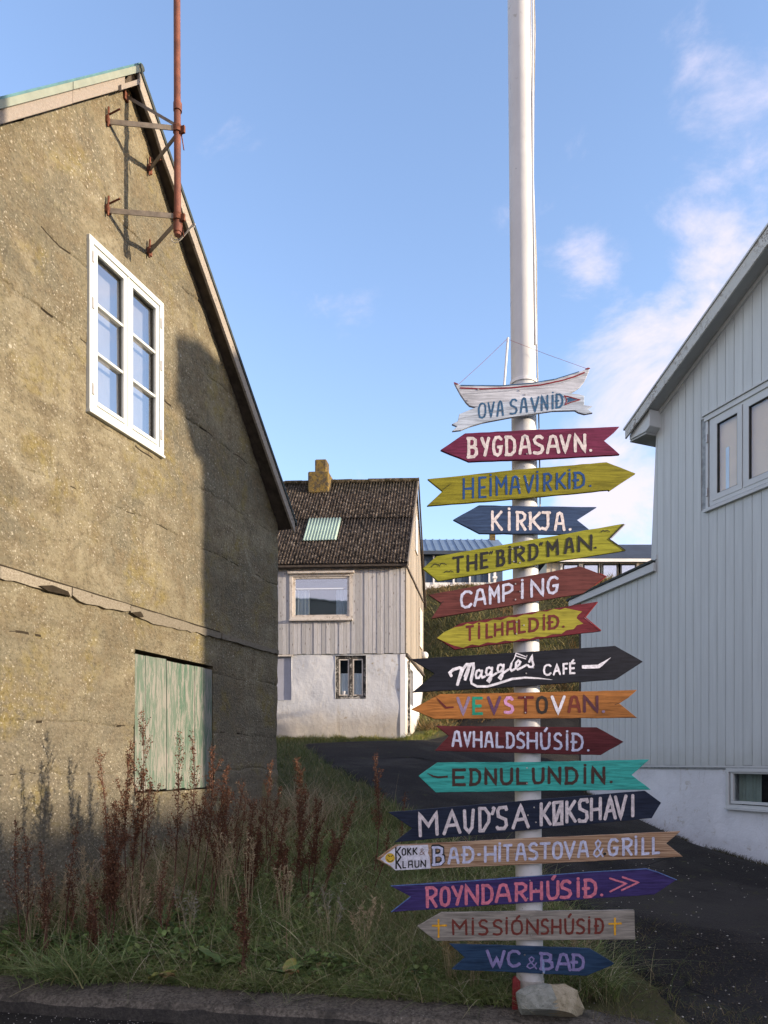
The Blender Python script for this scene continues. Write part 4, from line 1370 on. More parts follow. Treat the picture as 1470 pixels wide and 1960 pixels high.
mb.build('roof', M['slate_blue'], B1)
mb = MB(); mb.box(x0, x1 + .02, D1 - .06, D1 - .03, zb - .6, zb + .18); mb.build('plinth', M['white'], B1)
mb = MB(); mb.box(x0, x1 + .1, D1 - .38, D1 - .30, zw - .12, zw + .04); mb.build('gutter', M['navy_roof'], B1)
for px in (899, 830, 868, 936):
    xx = rp(px, 0, D1)[0]
    mb = MB(); mb.box(xx - .04, xx + .04, D1 - .10, D1 - .035, zb + .1, zw - .1); mb.build('batten', M['white'], B1)
mb = MB(); cx_ = rp(942, 0, D1 + 2.6)[0]; mb.box(cx_ - .13, cx_ + .13, D1 + 2.4, D1 + 2.7, zr - .1, rp(0, 1018, D1 + 2.6)[2]); mb.build('chimney', M['chimney'], B1)
mb = MB(); mb.box(cx_ - .17, cx_ + .17, D1 + 2.36, D1 + 2.74, rp(0, 1018, D1 + 2.6)[2], rp(0, 1016, D1 + 2.6)[2]); mb.build('chimney_cap', M['roof_dark'], B1)

D2 = 39.0
B2 = thing('long_house', 'beige boarded long house with dark navy roof and white framed windows, beyond the lean-to', 'house', (rp(1150, 1130, D2)[0], D2, rp(0, 1130, D2)[2]))
x0 = rp(1046, 0, D2)[0]; x1 = rp(1420, 0, D2)[0]; zb = rp(0, 1135, D2)[2]; zw = rp(0, 1077, D2)[2]; zr = rp(0, 1045, D2 + 3)[2]
mb = MB(); mb.box(x0, x1, D2, D2 + 6, zb, zw)
i = 0
while x0 + i * .28 < x1:
    mb.box(x0 + i * .28, x0 + i * .28 + .035, D2 - .02, D2, zb, zw); i += 1
mb.build('wall', M['beige'], B2)
mb = MB()
for y0, y1 in ((D2 - .35, D2 + 3), (D2 + 6.35, D2 + 3)):
    mb.hexa([(x0 - .9, y0, zw + .08), (x1, y0, zw + .08), (x1, y1, zr), (x0 - .3, y1, zr)], [(x0 - .9, y0, zw + .16), (x1, y0, zw + .16), (x1, y1, zr + .08), (x0 - .3, y1, zr + .08)])
mb.build('roof', M['navy_roof'], B2)
mb = MB(); mb.box(x0 - .9, x1, D2 - .42, D2 - .355, zw - .06, zw + .1); mb.build('gutter', M['white'], B2)
for px in (1131, 1167, 1202, 1092):
    xc = rp(px, 0, D2)[0]; z0 = rp(0, 1112, D2)[2]; z1 = rp(0, 1080, D2)[2]
    mb = MB(); hw = .42
    for (a_, b_, c_, d_) in ((xc - hw, xc + hw, z0, z0 + .07), (xc - hw, xc + hw, z1 - .07, z1), (xc - hw, xc - hw + .07, z0 + .07, z1 - .07), (xc + hw - .07, xc + hw, z0 + .07, z1 - .07)):
        mb.box(a_, b_, D2 - .08, D2 - .025, c_, d_)
    wf = mb.build('window', M['gasket'], B2)
    mb = MB(); mb.box(xc - hw + .07, xc + hw - .07, D2 - .05, D2 - .04, z0 + .07, z1 - .07); mb.build('pane', M['blue_glass'], wf)
    for sx in (-1, 1):
        mb = MB(); mb.box(xc + sx * (hw + .07) - .06, xc + sx * (hw + .07) + .06, D2 - .07, D2 - .03, z0 - .1, z1 + .02); mb.build('casing', M['white'], wf)
for (px, pt, pb, Dp, lab) in ((947, 1082, 1200, 30.0, 'thin white post standing on the grassy bank in front of the navy shed'),):
    g_x = rp(px, 0, Dp)[0]; gzv = gz1(g_x, Dp) - .1
    q = thing('white_post', lab, 'post', (g_x, Dp, gzv))
    mb = MB(); mb.box(g_x - .05, g_x + .05, Dp - .05, Dp + .05, gzv, rp(0, 1085, Dp)[2]); mb.build('post', M['white'], q)
    mb = MB(); mb.box(g_x - .09, g_x + .09, Dp - .09, Dp + .09, rp(0, 1108, Dp)[2], rp(0, 1104, Dp)[2]); mb.box(g_x - .07, g_x + .07, Dp - .07, Dp + .07, rp(0, 1085, Dp)[2], rp(0, 1082, Dp)[2]); mb.build('post_cap', M['white'], q)

# long house added out of view at right to shade the verge and drive
BT = thing('street_terrace', 'long low rendered house across the street, outside the picture on the right', 'house', (27, -8, -.13))
A_ = SUN_AZ; Bv = Vector((.339, .941, 0))
def tw(p, q, z): 
    v = A_ * p + Bv * q; return (v.x, v.y, z)
HT = 1.86 + SUN_TAN * (28 + .75)
mb = MB()
q0, q1 = -14, 13.2
mb.hexa([tw(26, q0, -.3), tw(26, q1, -.3), tw(26, q1, HT - 2), tw(26, q0, HT - 2)], [tw(30, q0, -.3), tw(30, q1, -.3), tw(30, q1, HT - 2), tw(30, q0, HT - 2)])
mb.hexa([tw(26, q1, HT - 2), tw(30, q1, HT - 2), tw(28, q1, HT - .1)], [tw(26, q0, HT - 2), tw(30, q0, HT - 2), tw(28, q0, HT - .1)])
mb.build('wall', M['white'], BT)
mb = MB()
for p0 in (25.7, 30.3):
    mb.hexa([tw(p0, q0 - .2, HT - 2.2), tw(p0, q1 + .2, HT - 2.2), tw(28, q1 + .2, HT - .08), tw(28, q0 - .2, HT - .08)], [tw(p0, q0 - .2, HT - 2.1), tw(p0, q1 + .2, HT - 2.1), tw(28, q1 + .2, HT), tw(28, q0 - .2, HT)])
mb.build('roof', M['roof_dark'], BT)
for q in (-11, -7.5, -4, -.5, 3, 6.5, 10):
    mb = MB(); mb.hexa([tw(25.93, q, .9), tw(25.93, q + 1.1, .9), tw(25.93, q + 1.1, 2.2), tw(25.93, q, 2.2)], [tw(25.98, q, .9), tw(25.98, q + 1.1, .9), tw(25.98, q + 1.1, 2.2), tw(25.98, q, 2.2)]); mb.build('window', M['glass_soft'], BT)
# ------------------------------------------------------------------ the flagpole with its hand-painted signs
YP = 4.80
def pole_x(py):
    return (994.0 + 20.0 * py / 1850.0 - CX) / F * YP - 0.0
def zpx(py, D=YP):
    return EZ + (HY - py) / F * D
POLE = thing('flagpole', 'tall white painted round pole carrying all the arrow signs', 'pole', (pole_x(1930) , YP, -.05))
mb = MB()
pts = []; rad = []
for py in (1940, 1600, 1200, 800, 400, 0, -400, -900):
    pts.append((pole_x(py), YP, zpx(py))); rad.append((25.6 - 3.4 * (1940 - py) / 1940) / F * YP)
mb.tube(pts, rad, 40); mb.build('mast', M['pole'], POLE)
mb = MB()
side = Vector((.82, -.57, 0))
pts = []
for py in (668, 500, 350, 200, 60, -120, -500):
    r_ = (25.6 - 3.4 * (1940 - py) / 1940) / F * YP
    p = Vector((pole_x(py), YP, zpx(py))) + side * (r_ + .006) + Vector((.003 * math.sin(py * .013) + (.010 if py < 100 else 0), 0, 0))
    pts.append(p)
mb.tube(pts, .0065, 6); mb.build('halyard', M['white'], POLE)
mb = MB()
pts = [(p[0] + .012 + .006 * math.sin(i * 2.1), p[1] + .025, p[2]) for i, p in enumerate(pts)]
z0 = zpx(1010)
pts = [(pole_x(1010) + .094, YP - .03, z0), (pole_x(850) + .094, YP - .03, zpx(850))] + [tuple(p) for p in pts]
mb.tube(pts, .0045, 6); mb.build('halyard', M['cable'], POLE)
mb = MB(); mb.tube([(pole_x(1880), YP, zpx(1893)), (pole_x(1880), YP, zpx(1872))], .0925, 24); mb.build('paint_ring', M['cable'], POLE)
for py, s_ in ((1296, .02), (735, -.01)):
    mb = MB(); rr_ = .086
    mb.tube([(pole_x(py), YP, zpx(py + 3)), (pole_x(py), YP, zpx(py - 3))], rr_ + .003, 30); mb.build('strap', M['white'], POLE)

def arc(cx, cy, rx, ry, a0, a1, n=8):
    return [(cx + rx * math.cos(math.radians(a0 + (a1 - a0) * i / n)), cy - ry * math.sin(math.radians(a0 + (a1 - a0) * i / n))) for i in range(n + 1)]
G = {
 'A': [[(0, 1), (.16, .5), (.30, .06), (.5, 0), (.70, .06), (.86, .5), (1, 1)], [(.15, .62), (.85, .62)]],
 'Av': [[(0, 1), (.5, 0), (1, 1)], [(.2, .64), (.8, .62)]],
 'B': [[(.08, 0), (.08, 1)], [(-.05, 0), (.55, 0), (.85, .1), (.85, .35), (.6, .46), (.1, .47)], [(.6, .46), (.95, .58), (.98, .85), (.7, 1), (-.05, 1)]],
 'C': [[(1, .16), (.8, .02), (.4, 0), (.1, .15), (0, .5), (.1, .85), (.4, 1), (.75, .98), (1, .84)]],
 'D': [[(.06, 0), (.06, 1)], [(-.04, 0), (.55, .02), (.9, .2), (1, .5), (.9, .82), (.55, .99), (-.04, 1)]],
 'E': [[(1, 0), (0, 0), (0, 1), (1, 1)], [(0, .5), (.85, .5)]],
 'F': [[(1, 0), (0, 0), (0, 1)], [(0, .48), (.8, .48)]],
 'G': [[(.98, .14), (.7, 0), (.3, .02), (.05, .25), (0, .6), (.15, .92), (.5, 1), (.85, .9), (.95, .55), (.55, .55)]],
 'H': [[(0, 0), (0, 1)], [(1, 0), (1, 1)], [(0, .52), (1, .52)]],
 'I': [[(.5, 0), (.5, 1)]],
 'Id': [[(.5, .04), (.5, 1)], [(.5, -.16), (.5, -.12)]],
 'J': [[(.1, 0), (1, 0)], [(.75, 0), (.75, .8), (.5, 1), (.05, .92)]],
 'K': [[(0, 0), (0, 1)], [(.95, 0), (.05, .56)], [(.22, .46), (1, 1)]],
 'L': [[(0, 0), (0, 1), (1, .98)]],
 'M': [[(.04, 1), (0, 0), (.5, .55), (.95, 0), (1, 1)]],
 'N': [[(0, 1), (0, 0), (1, 1), (1, 0)]],
 'O': [[(.5, 0), (.15, .08), (0, .3), (0, .7), (.15, .92), (.5, 1), (.85, .92), (1, .7), (1, .3), (.85, .08), (.5, 0), (.3, .03)]],
 'P': [[(.02, 0), (.02, 1)], [(0, .0), (.65, 0), (1, .14), (1, .38), (.65, .52), (0, .54)]],
 'R': [[(.08, 0), (.08, 1)], [(-.04, 0), (.65, 0), (.98, .14), (.95, .36), (.6, .5), (.1, .54)], [(.45, .54), (1, 1)]],
 'S': [[(.96, .12), (.7, 0), (.3, .02), (.05, .2), (.15, .4), (.5, .48), (.9, .6), (1, .8), (.8, .97), (.4, 1), (0, .96)]],
 'T': [[(0, 0), (1, 0)], [(.5, 0), (.5, 1)]],
 'U': [[(0, 0), (.02, .75), (.2, .98), (.5, 1), (.82, .95), (.98, .75), (1, 0)]],
 'V': [[(0, 0), (.5, 1), (1, 0)]],
 'W': [[(0, 0), (.33, 1), (.55, .45), (.75, 1), (1, 0)]],
 'Y': [[(0, 0), (.5, .52)], [(1, 0), (.45, 1)]],
 'X': [[(0, 0), (1, 1)], [(1, 0), (0, 1)]],
 '.': [[(.5, .97), (.5, 1.0)]],
 '-': [[(0, .5), (1, .5)]],
 '&': [[(1, 1), (.35, .35), (.25, .15), (.5, 0), (.75, .15), (.65, .36), (.15, .65), (.05, .85), (.35, 1), (.7, .85), (.98, .5)]],
 'q': [[(.35, 0), (.1, .5), (0, .2)], [(1, 0), (.75, .5), (.65, .2)]],
 "'": [[(.5, 0), (.8, .12), (.2, .9)]],
 'Ss': [[(1, .12), (.9, 0), (.25, 0), (.05, .12), (.12, .4), (.9, .58), (.98, .85), (.75, 1), (.1, .98), (0, .9)]],
 'Us': [[(0, 0), (.1, .8), (.5, 1), (.85, .8), (1, 0)]],
 'Ds': [[(.05, 0), (.08, 1)], [(0, 0), (.55, .03), (1, .3), (.95, .62), (.4, 1), (0, 1)]],
 'Os': [[(0, 0), (1, 0), (1, 1), (.08, 1), (0, 0)], [(1, .0), (.1, 1)]],
 'Asq': [[(0, 1), (.05, .02), (.9, 0), (1, 1)], [(.04, .58), (.95, .56)]],
}
G['Ð'] = G['D'] + [[(-.16, .5), (.38, .5)]]
G['Ú'] = G['U'] + [[(.45, -.14), (.72, -.34)]]
G['Ó'] = G['O'] + [[(.45, -.12), (.75, -.32)]]
G['É'] = G['E'] + [[(.4, -.14), (.75, -.34)]]

def ribbon_pts(pts, w_, jit, closed=False):
    """left/right rails of a painted stroke, densified, slightly uneven"""
    P = [Vector((p[0], p[1])) for p in pts]
    D = [P[0]]
    for a, b in zip(P[:-1], P[1:]):
        n = max(1, int((b - a).length / (w_ * .8)))
        for i in range(1, n + 1):
            D.append(a.lerp(b, i / n))
    Lr = []; Rr = []
    for i, p in enumerate(D):
        a = D[max(0, i - 1)]; b = D[min(len(D) - 1, i + 1)]
        d0 = (p - a).normalized() if i > 0 else (b - p).normalized()
        d1 = (b - p).normalized() if i < len(D) - 1 else d0
        t = (d0 + d1)
        t = t.normalized() if t.length > 1e-6 else d1
        nrm = Vector((-t.y, t.x))
        c = max(.55, nrm.dot(Vector((-d1.y, d1.x))))
        hw = w_ / 2 / c * (1 + random.uniform(-jit, jit))
        hw2 = w_ / 2 / c * (1 + random.uniform(-jit, jit))
        Lr.append(p + nrm * hw); Rr.append(p - nrm * hw2)
    return D, Lr, Rr

class Sign:
    """one board: px coordinates of the photograph carried onto the upright plane y = Y"""
    def __init__(s, name, label, tr, outline, Y, mat, thick=.022, cat='sign', group='arrow signs on the white pole', jag=0.0015, edge_mat=None, bev=.0022):
        s.s, s.ox, s.oy = tr
        s.Y = Y
        c = s.p(*outline[0])
        ox = [s.p(*q) for q in outline]
        cx = sum(q[0] for q in ox) / len(ox); cz = sum(q[2] for q in ox) / len(ox)
        s.root = thing(name, label, cat, (cx, Y + thick / 2, cz), group)
        s.layer = 0
        # densify outline for hand-sawn edges
        pts = []
        for i in range(len(ox)):
            a = Vector(ox[i]); b = Vector(ox[(i + 1) % len(ox)])
            n = max(1, int((b - a).length / .05))
            for k in range(n):
                q = a.lerp(b, k / n)
                if k:
                    q += Vector((random.uniform(-jag, jag), 0, random.uniform(-jag, jag)))
                pts.append(q)
        mb = MB()
        mb.hexa([tuple(q) for q in pts], [(q.x, Y + thick, q.z) for q in pts])
        s.board = mb.build('board', [mat], s.root, bevel=bev)
    def p(s, x, y):
        px = x / s.s + s.ox; py = y / s.s + s.oy
        return ((px - CX) / F * s.Y, s.Y, EZ + (HY - py) / F * s.Y)
    def q(s, v, dy):
        a = s.p(v[0], v[1]); return (a[0], a[1] - dy, a[2])
    def strokes(s, lst, w_, mat, name='lettering', jit=.10, mb=None, widths=None):
        own = mb is None
        mb = mb or MB()
        for st in lst:
            s.layer += 1
            dy = .0007 + .00007 * (s.layer % 40)
            D, Lr, Rr = ribbon_pts(st, w_, jit)
            if widths:
                n = len(D)
                for i in range(n):
                    u = i / max(1, n - 1); k = np.interp(u, [a for a, _ in widths], [b for _, b in widths])
                    Lr[i] = D[i] + (Lr[i] - D[i]) * k; Rr[i] = D[i] + (Rr[i] - D[i]) * k
            loop = []
            n = len(D)
            vs = [s.q(v, dy + i * 1.2e-5) for i, v in enumerate(Lr)] + [s.q(v, dy + i * 1.2e-5) for i, v in enumerate(Rr)]
            fs = [(i, i + 1, n + i + 1, n + i) for i in range(n - 1)]
            if not widths:
                for end, dirn in ((0, (D[0] - D[1]).normalized()), (n - 1, (D[-1] - D[-2]).normalized())):
                    c = D[end]; k0 = len(vs)
                    nv = Vector((-dirn.y, dirn.x)); r_ = (Lr[end] - Rr[end]).length / 2
                    ring = [c + nv * r_ * math.cos(a) + dirn * r_ * .75 * math.sin(a) for a in [math.pi * i / 6 for i in range(7)]]
                    vs += [s.q(v, dy + (len(D) + 3 if end else -3) * 1.2e-5) for v in ring]
                    fs.append(tuple(range(k0, k0 + 7)))
            mb.add(vs, fs)
        if own:
            o = mb.build(name, mat, s.root); return o
    def fill(s, poly, mat, name, dy=.0006):
        mb = MB(); s.layer += 1
        mb.add([s.q(v, dy) for v in poly], [tuple(range(len(poly)))])
        return mb.build(name, mat, s.root)
    def text(s, letters, top, bot, w_, mat, name='lettering', jit=.14, wob=.028, mb=None):
        """letters: (glyph, x0, x1); top/bot: ((xa, ya), (xb, yb)) lines"""
        tf = lambda ln, x: ln[0][1] + (x - ln[0][0]) * (ln[1][1] - ln[0][1]) / (ln[1][0] - ln[0][0])
        lst = []
        thin = [L for L in letters if L[0] in ('q', '&')]
        if thin and len(thin) < len(letters):
            s.text(thin, top, bot, w_, mat, 'lettering', jit, wob)
            letters = [L for L in letters if L[0] not in ('q', '&')]
        elif thin:
            w_ = w_ * (.5 if thin[0][0] == 'q' else .62)
        for L in letters:
            g, x0, x1 = L[:3]
            if x1 - x0 > w_ * 1.1:
                x0 += w_ / 2; x1 -= w_ / 2
            jt = random.uniform(-wob, wob); jb = random.uniform(-wob, wob)
            for st in G[g]:
                o = []
                for (u, v) in st:
                    x = x0 + (x1 - x0) * u
                    ya = tf(top, x) + w_ / 2; yb = tf(bot, x) - w_ / 2
                    H_ = yb - ya
                    if g in ("'", 'q'):
                        yb = ya + H_ * .32
                        H_ = yb - ya
                    o.append((x + random.uniform(-1, 1) * w_ * .04, ya + H_ * (v * (1 + jb - jt) + jt)))
                lst.append(o)
        return s.strokes(lst, w_, mat, name, jit, mb)
    def screws(s, pts, r=.0055):
        for (x, y) in pts:
            mb = MB(); a = s.p(x, y)
            mb.tube([(a[0], s.Y + .002, a[2]), (a[0], s.Y - .0045, a[2])], [r, r * .8], 8)
            mb.build('screw', M['screw'], s.root)

Z1 = (3.5854, 840, 630); Z2 = (3.0, 770, 980); ZA2 = (4.9, 720, 1500); ZC = (3.1957, 780, 1220); ZD = (3.0625, 780, 1380); ZE_ = (3.1957, 780, 1730); PX = (1.0, 0, 0)
YS = 4.688
LT = {}
def lt(name, r, g, b):
    if name not in LT:
        LT[name] = m_letter('letter_paint_' + name, srgb(r, g, b))
    return LT[name]
def bd(name, r, g, b, **k):
    return m_paint_board('board_paint_' + name, srgb(r, g, b), **k)
random.seed(11)
W_ = ('white', 225, 225, 235)

# 1 boat sign
s1 = Sign('boat_sign', 'white boat shaped sign with red stripe and mast above a ribbon reading OVASAVNIÐ', Z1,
          [(105, 367), (130, 372), (148, 383), (250, 389), (430, 386), (540, 379), (700, 363), (840, 332), (930, 304), (1000, 278), (1020, 262), (1036, 258), (1030, 290), (1015, 327), (1000, 358), (970, 395), (935, 420), (900, 437), (860, 446), (600, 490), (300, 536), (235, 531), (210, 525), (185, 500), (150, 450), (120, 395)],
          YS + .012, bd('boat', 196, 200, 208, wear=.15), jag=.0005)
s1.ox, s1.oy = 840, 630
yy = s1.Y; s1.Y = YS - .012
pts = [(140, 582), (250, 537), (500, 492), (780, 449), (880, 437), (960, 445), (998, 455), (998, 520), (1055, 526), (1020, 548), (1058, 573), (1000, 583), (960, 572), (935, 557), (780, 561), (500, 603), (300, 641), (210, 668), (150, 693), (90, 700), (125, 667), (88, 652), (130, 630)]
mb = MB(); mb.hexa([s1.p(*q) for q in pts], [(s1.p(*q)[0], s1.Y + .020, s1.p(*q)[2]) for q in pts])
mb.build('ribbon_board', bd('ribbon', 190, 202, 216, wear=.15), s1.root, bevel=.002)
s1.text([('O', 268, 326), ('V', 333, 384), ('A', 395, 447), ('S', 484, 541), ('A', 555, 612), ('V', 628, 692), ('N', 700, 752), ('Id', 774, 790), ('Ð', 800, 856)], ((290, 507), (830, 438)), ((290, 617), (830, 545)), 13, lt('petrol', 48, 92, 128))
s1.strokes([[(862, 458), (900, 466), (968, 486), (905, 503), (866, 520), (878, 490), (862, 458)]], 7, lt('crimson', 130, 28, 42), 'arrow')
s1.fill([(876, 474), (900, 470), (945, 486), (905, 498), (878, 506), (886, 490)], lt('petrol', 48, 92, 128), 'arrow_fill')
s1.strokes([[(150, 612), (500, 548), (800, 505)]], 1.6, lt('grey', 130, 138, 146), 'seam')
s1.Y = yy
s1.strokes([[(148, 404), (300, 411), (500, 403), (700, 384), (850, 352), (940, 324), (998, 299)]], 9, lt('crimson', 130, 28, 42), 'stripe')
s1.strokes([[(150, 386), (430, 389), (640, 371), (800, 344), (960, 294)]], 6, lt('petrol', 48, 92, 128), 'gunwale_line')
s1.strokes([[(162, 447), (440, 427), (700, 396), (860, 366), (1000, 322)]], 1.8, lt('grey', 130, 138, 146), 'seam')
s1.strokes([[(105, 370), (128, 378)], [(1008, 274), (1034, 270)]], 9, lt('crimson', 130, 28, 42), 'stem_band')
s1.screws([(553, 422), (592, 450), (270, 415), (195, 490)])
mb = MB(); a = Vector(s1.p(450, 382)) + Vector((0, .012, 0)); b = Vector(s1.p(476, 52)) + Vector((0, .012, 0)); mb.tube([a, b], .0075, 10); mb.build('mast', M['white'], s1.root)
for q0, q1 in (((470, 66), (134, 380)), ((480, 72), (1018, 272))):
    mb = MB(); mb.tube([s1.p(*q0), tuple((Vector(s1.p(*q0)) + Vector(s1.p(*q1))) / 2 + Vector((0, 0, -.004))), s1.p(*q1)], .0011, 4); mb.build('stay_line', lt('line_red', 150, 70, 70), s1.root)

# 2
s = Sign('arrow_sign', 'magenta arrow board pointing left reading BYGDASAVN. in white', Z1, [(10, 829), (180, 714), (620, 690), (1240, 668), (1205, 705), (1133, 764), (1190, 812), (1243, 860), (700, 891), (205, 909)], YS, bd('magenta', 112, 36, 70, wear=.25))
s.text([('B', 190, 270), ('Y', 284, 352), ('G', 364, 440), ('D', 450, 533), ('A', 545, 636), ('S', 642, 723), ('A', 733, 832), ('V', 825, 908), ('N', 926, 1012), ('.', 1030, 1052)], ((200, 738), (1005, 714)), ((200, 886), (1040, 844)), 21, lt('warm_white', 218, 208, 206))
s.screws([(597, 740), (603, 857)])
# 3
s = Sign('arrow_sign', 'olive green arrow board pointing right reading HEIMAVIRKIÐ. in blue', Z1, [(-79, 1028), (550, 962), (1150, 912), (1352, 990), (1170, 1110), (1165, 1103), (550, 1163), (-83, 1213), (25, 1112)], YS, bd('olive', 136, 130, 28, wear=.12))
s.text([('H', 163, 242), ('E', 272, 330), ('Id', 345, 366), ('M', 388, 472), ('A', 485, 562), ('V', 580, 656), ('Id', 666, 686), ('R', 713, 778), ('K', 803, 877), ('Id', 886, 906), ('Ð', 925, 1005), ('.', 1028, 1050)], ((200, 1020), (960, 974)), ((200, 1168), (960, 1093)), 15, lt('royal', 26, 72, 132))
s.strokes([[(25, 1105), (78, 1065)]], 2.5, lt('black', 40, 38, 34), 'crack')
s.screws([(552, 1025), (608, 1053), (555, 1098)])
# 4
s = Sign('arrow_sign', 'slate blue arrow board pointing left reading KIRKJA. in white', Z1, [(97, 1308), (275, 1208), (650, 1214), (1085, 1220), (948, 1308), (1075, 1408), (278, 1402)], YS + .004, bd('slate', 52, 74, 108, wear=.35, under=srgb(34, 42, 56)))
s.text([('K', 358, 442), ('Id', 468, 496), ('R', 525, 602), ('K', 618, 705), ('J', 695, 772), ('A', 788, 870), ('.', 888, 912)], ((360, 1242), (860, 1254)), ((360, 1386), (870, 1386)), 19, lt('cream', 232, 222, 218))
s.screws([(613, 1262), (613, 1355)])
# 5
s = Sign('arrow_sign', 'yellow green arrow board with little birds reading THE BIRD MAN.', Z2, [(117, 325), (195, 255), (700, 166), (1275, 66), (1185, 156), (1285, 220), (900, 281), (205, 397)], YS - .018, bd('lime', 150, 150, 40, wear=.3, under=srgb(120, 120, 40)))
bt = ((300, 258), (1050, 130)); bb = ((300, 358), (1050, 226))
s.text([('T', 285, 356), ('H', 370, 432), ('E', 448, 497), ('B', 538, 592), ('Id', 606, 630), ('R', 640, 706), ('D', 722, 784), ('M', 828, 900), ('A', 928, 988), ('N', 1006, 1092), ('.', 1098, 1120), ('q', 497, 522), ('q', 785, 808)], bt, bb, 15, lt('ink', 36, 38, 36), jit=.16)
s.strokes([[(1270, 72), (1187, 156), (1280, 220)]], 7, lt('ink', 36, 38, 36), 'notch_edge')
s.strokes([[(1278, 72), (1200, 152)]], 4, lt('edge_tan', 170, 150, 120), 'notch_wood')
s.strokes([[(165, 318), (185, 298), (208, 303), (213, 312), (222, 296), (238, 294), (254, 305)], [(240, 349), (256, 339), (268, 345), (278, 338), (294, 346)], [(1140, 118), (1152, 105), (1164, 112), (1176, 104), (1190, 116)]], 4, lt('ink', 36, 38, 36), 'birds')
s.screws([(673, 202), (640, 285), (632, 212), (675, 292)])
# 6
s = Sign('arrow_sign', 'brown red arrow board pointing right reading CAMPING', Z2, [(150, 476), (1020, 311), (1173, 368), (1105, 420), (1035, 468), (165, 612), (224, 524)], YS + .002, bd('brownred', 102, 52, 48, wear=.3, under=srgb(70, 36, 34)))
s.text([('C', 330, 404), ('A', 408, 484), ('M', 495, 562), ('P', 572, 638), ('Id', 676, 702), ('N', 735, 814), ('G', 828, 900)], ((340, 455), (890, 362)), ((340, 560), (890, 468)), 15, lt('lilac_white', 200, 204, 226))
s.strokes([[(222, 524), (238, 512)]], 2.5, lt('ink', 36, 38, 36), 'crack')
s.strokes([[(1105, 421), (1172, 370), (1130, 352)]], 4, lt('bright_red', 150, 40, 38), 'tip_edge')
s.screws([(650, 413), (676, 456), (650, 503)])
# 7
s = Sign('arrow_sign', 'dark red arrow board with yellow wavy panel reading TILHALDIÐ.', Z2, [(195, 722), (330, 640), (700, 582), (1120, 514), (1046, 606), (1143, 683), (700, 740), (300, 790)], YS, bd('maroon', 104, 28, 40, wear=.2))
wavy = [(198, 724), (240, 690), (300, 662), (345, 655), (372, 640), (405, 647), (440, 630), (480, 635), (520, 618), (565, 622), (610, 602), (655, 605), (700, 588), (745, 588), (790, 570), (830, 572), (870, 556), (905, 562), (935, 551), (985, 562), (1033, 572), (1008, 592), (1000, 610), (1022, 628), (1040, 641), (1003, 650), (985, 672), (940, 680), (915, 700), (860, 702), (820, 716), (770, 716), (730, 730), (690, 726), (640, 742), (590, 738), (540, 752), (490, 748), (440, 766), (400, 760), (350, 780), (300, 768), (250, 748)]
s.fill(wavy, bd('panel_yellow', 158, 152, 50, wear=.2), 'painted_panel')
s.text([('T', 362, 414), ('Id', 430, 452), ('L', 478, 522), ('H', 526, 582), ('Asq', 597, 655), ('L', 664, 712), ('D', 722, 786), ('Id', 804, 824), ('Ð', 836, 902), ('.', 916, 934)], ((370, 655), (890, 586)), ((370, 744), (890, 672)), 14, lt('oxblood', 104, 36, 34))
s.strokes([[(1120, 518), (1050, 605), (1140, 680)]], 5, lt('bright_red', 150, 40, 38), 'notch_edge')  # sunlit notch edges painted as a brighter red stroke
s.screws([(657, 632), (698, 651), (655, 700)])
# 8
s = Sign('arrow_sign', 'black arrow board pointing right with white brush script Maggies CAFÉ', ZC, [(20, 132), (700, 90), (1270, 51), (1441, 148), (1275, 256), (700, 300), (28, 337), (165, 222)], YS - .004, bd('black', 15, 20, 34, wear=.1), jag=.0006)
script = [[(268, 236), (258, 216), (280, 197), (318, 186), (332, 190), (322, 230), (305, 290)], [(318, 250), (340, 192), (362, 165), (376, 166), (372, 200), (352, 258)], [(352, 240), (372, 188), (388, 164), (402, 162), (404, 185), (396, 225), (388, 262)],
          [(452, 212), (438, 200), (424, 206), (417, 228), (422, 248), (436, 248), (450, 225)], [(456, 202), (450, 230), (458, 246), (474, 238)],
          [(514, 194), (500, 184), (486, 190), (480, 212), (486, 230), (500, 228), (512, 208)], [(518, 184), (514, 220), (510, 256), (500, 272), (490, 264), (504, 244), (545, 218)],
          [(584, 176), (570, 166), (556, 172), (550, 194), (556, 212), (570, 208), (582, 190)], [(588, 166), (584, 202), (580, 236), (570, 254), (560, 246), (574, 226), (618, 196)],
          [(636, 160), (628, 190), (636, 204), (656, 194)], [(662, 184), (684, 166), (690, 150), (678, 142), (664, 156), (662, 184), (674, 196), (700, 184), (728, 168)],
          [(744, 150), (762, 112), (762, 140), (770, 168), (762, 182), (744, 180), (736, 170)]]
s.strokes(script[:3], 18, lt(*W_), 'lettering', .04)
s.strokes(script[3:], 13.5, lt(*W_), 'lettering', .04)
s.strokes([[(636, 158), (654, 128), (664, 96), (728, 120)], [(664, 96), (660, 112), (724, 132)]], 6, lt(*W_), 'note_mark', .03)
s.strokes([[(388, 258), (392, 282), (425, 300), (490, 300), (560, 280), (640, 254), (720, 246), (800, 250), (886, 259)]], 15, lt(*W_), 'swoosh', .03, widths=[(0, .9), (.5, 1.0), (.8, .7), (1, .08)])
s.text([('C', 828, 882), ('Av', 888, 938), ('F', 948, 984), ('É', 988, 1028)], ((830, 166), (1025, 152)), ((830, 238), (1025, 224)), 12, lt(*W_))
s.strokes([[(1066, 181), (1120, 180), (1168, 178), (1205, 152), (1244, 122)]], 22, lt(*W_), 'arrow', .04, widths=[(0, .9), (.12, 1), (.5, 1.0), (.62, 1), (1, .05)])
s.screws([(730, 112), (726, 220), (770, 186)])
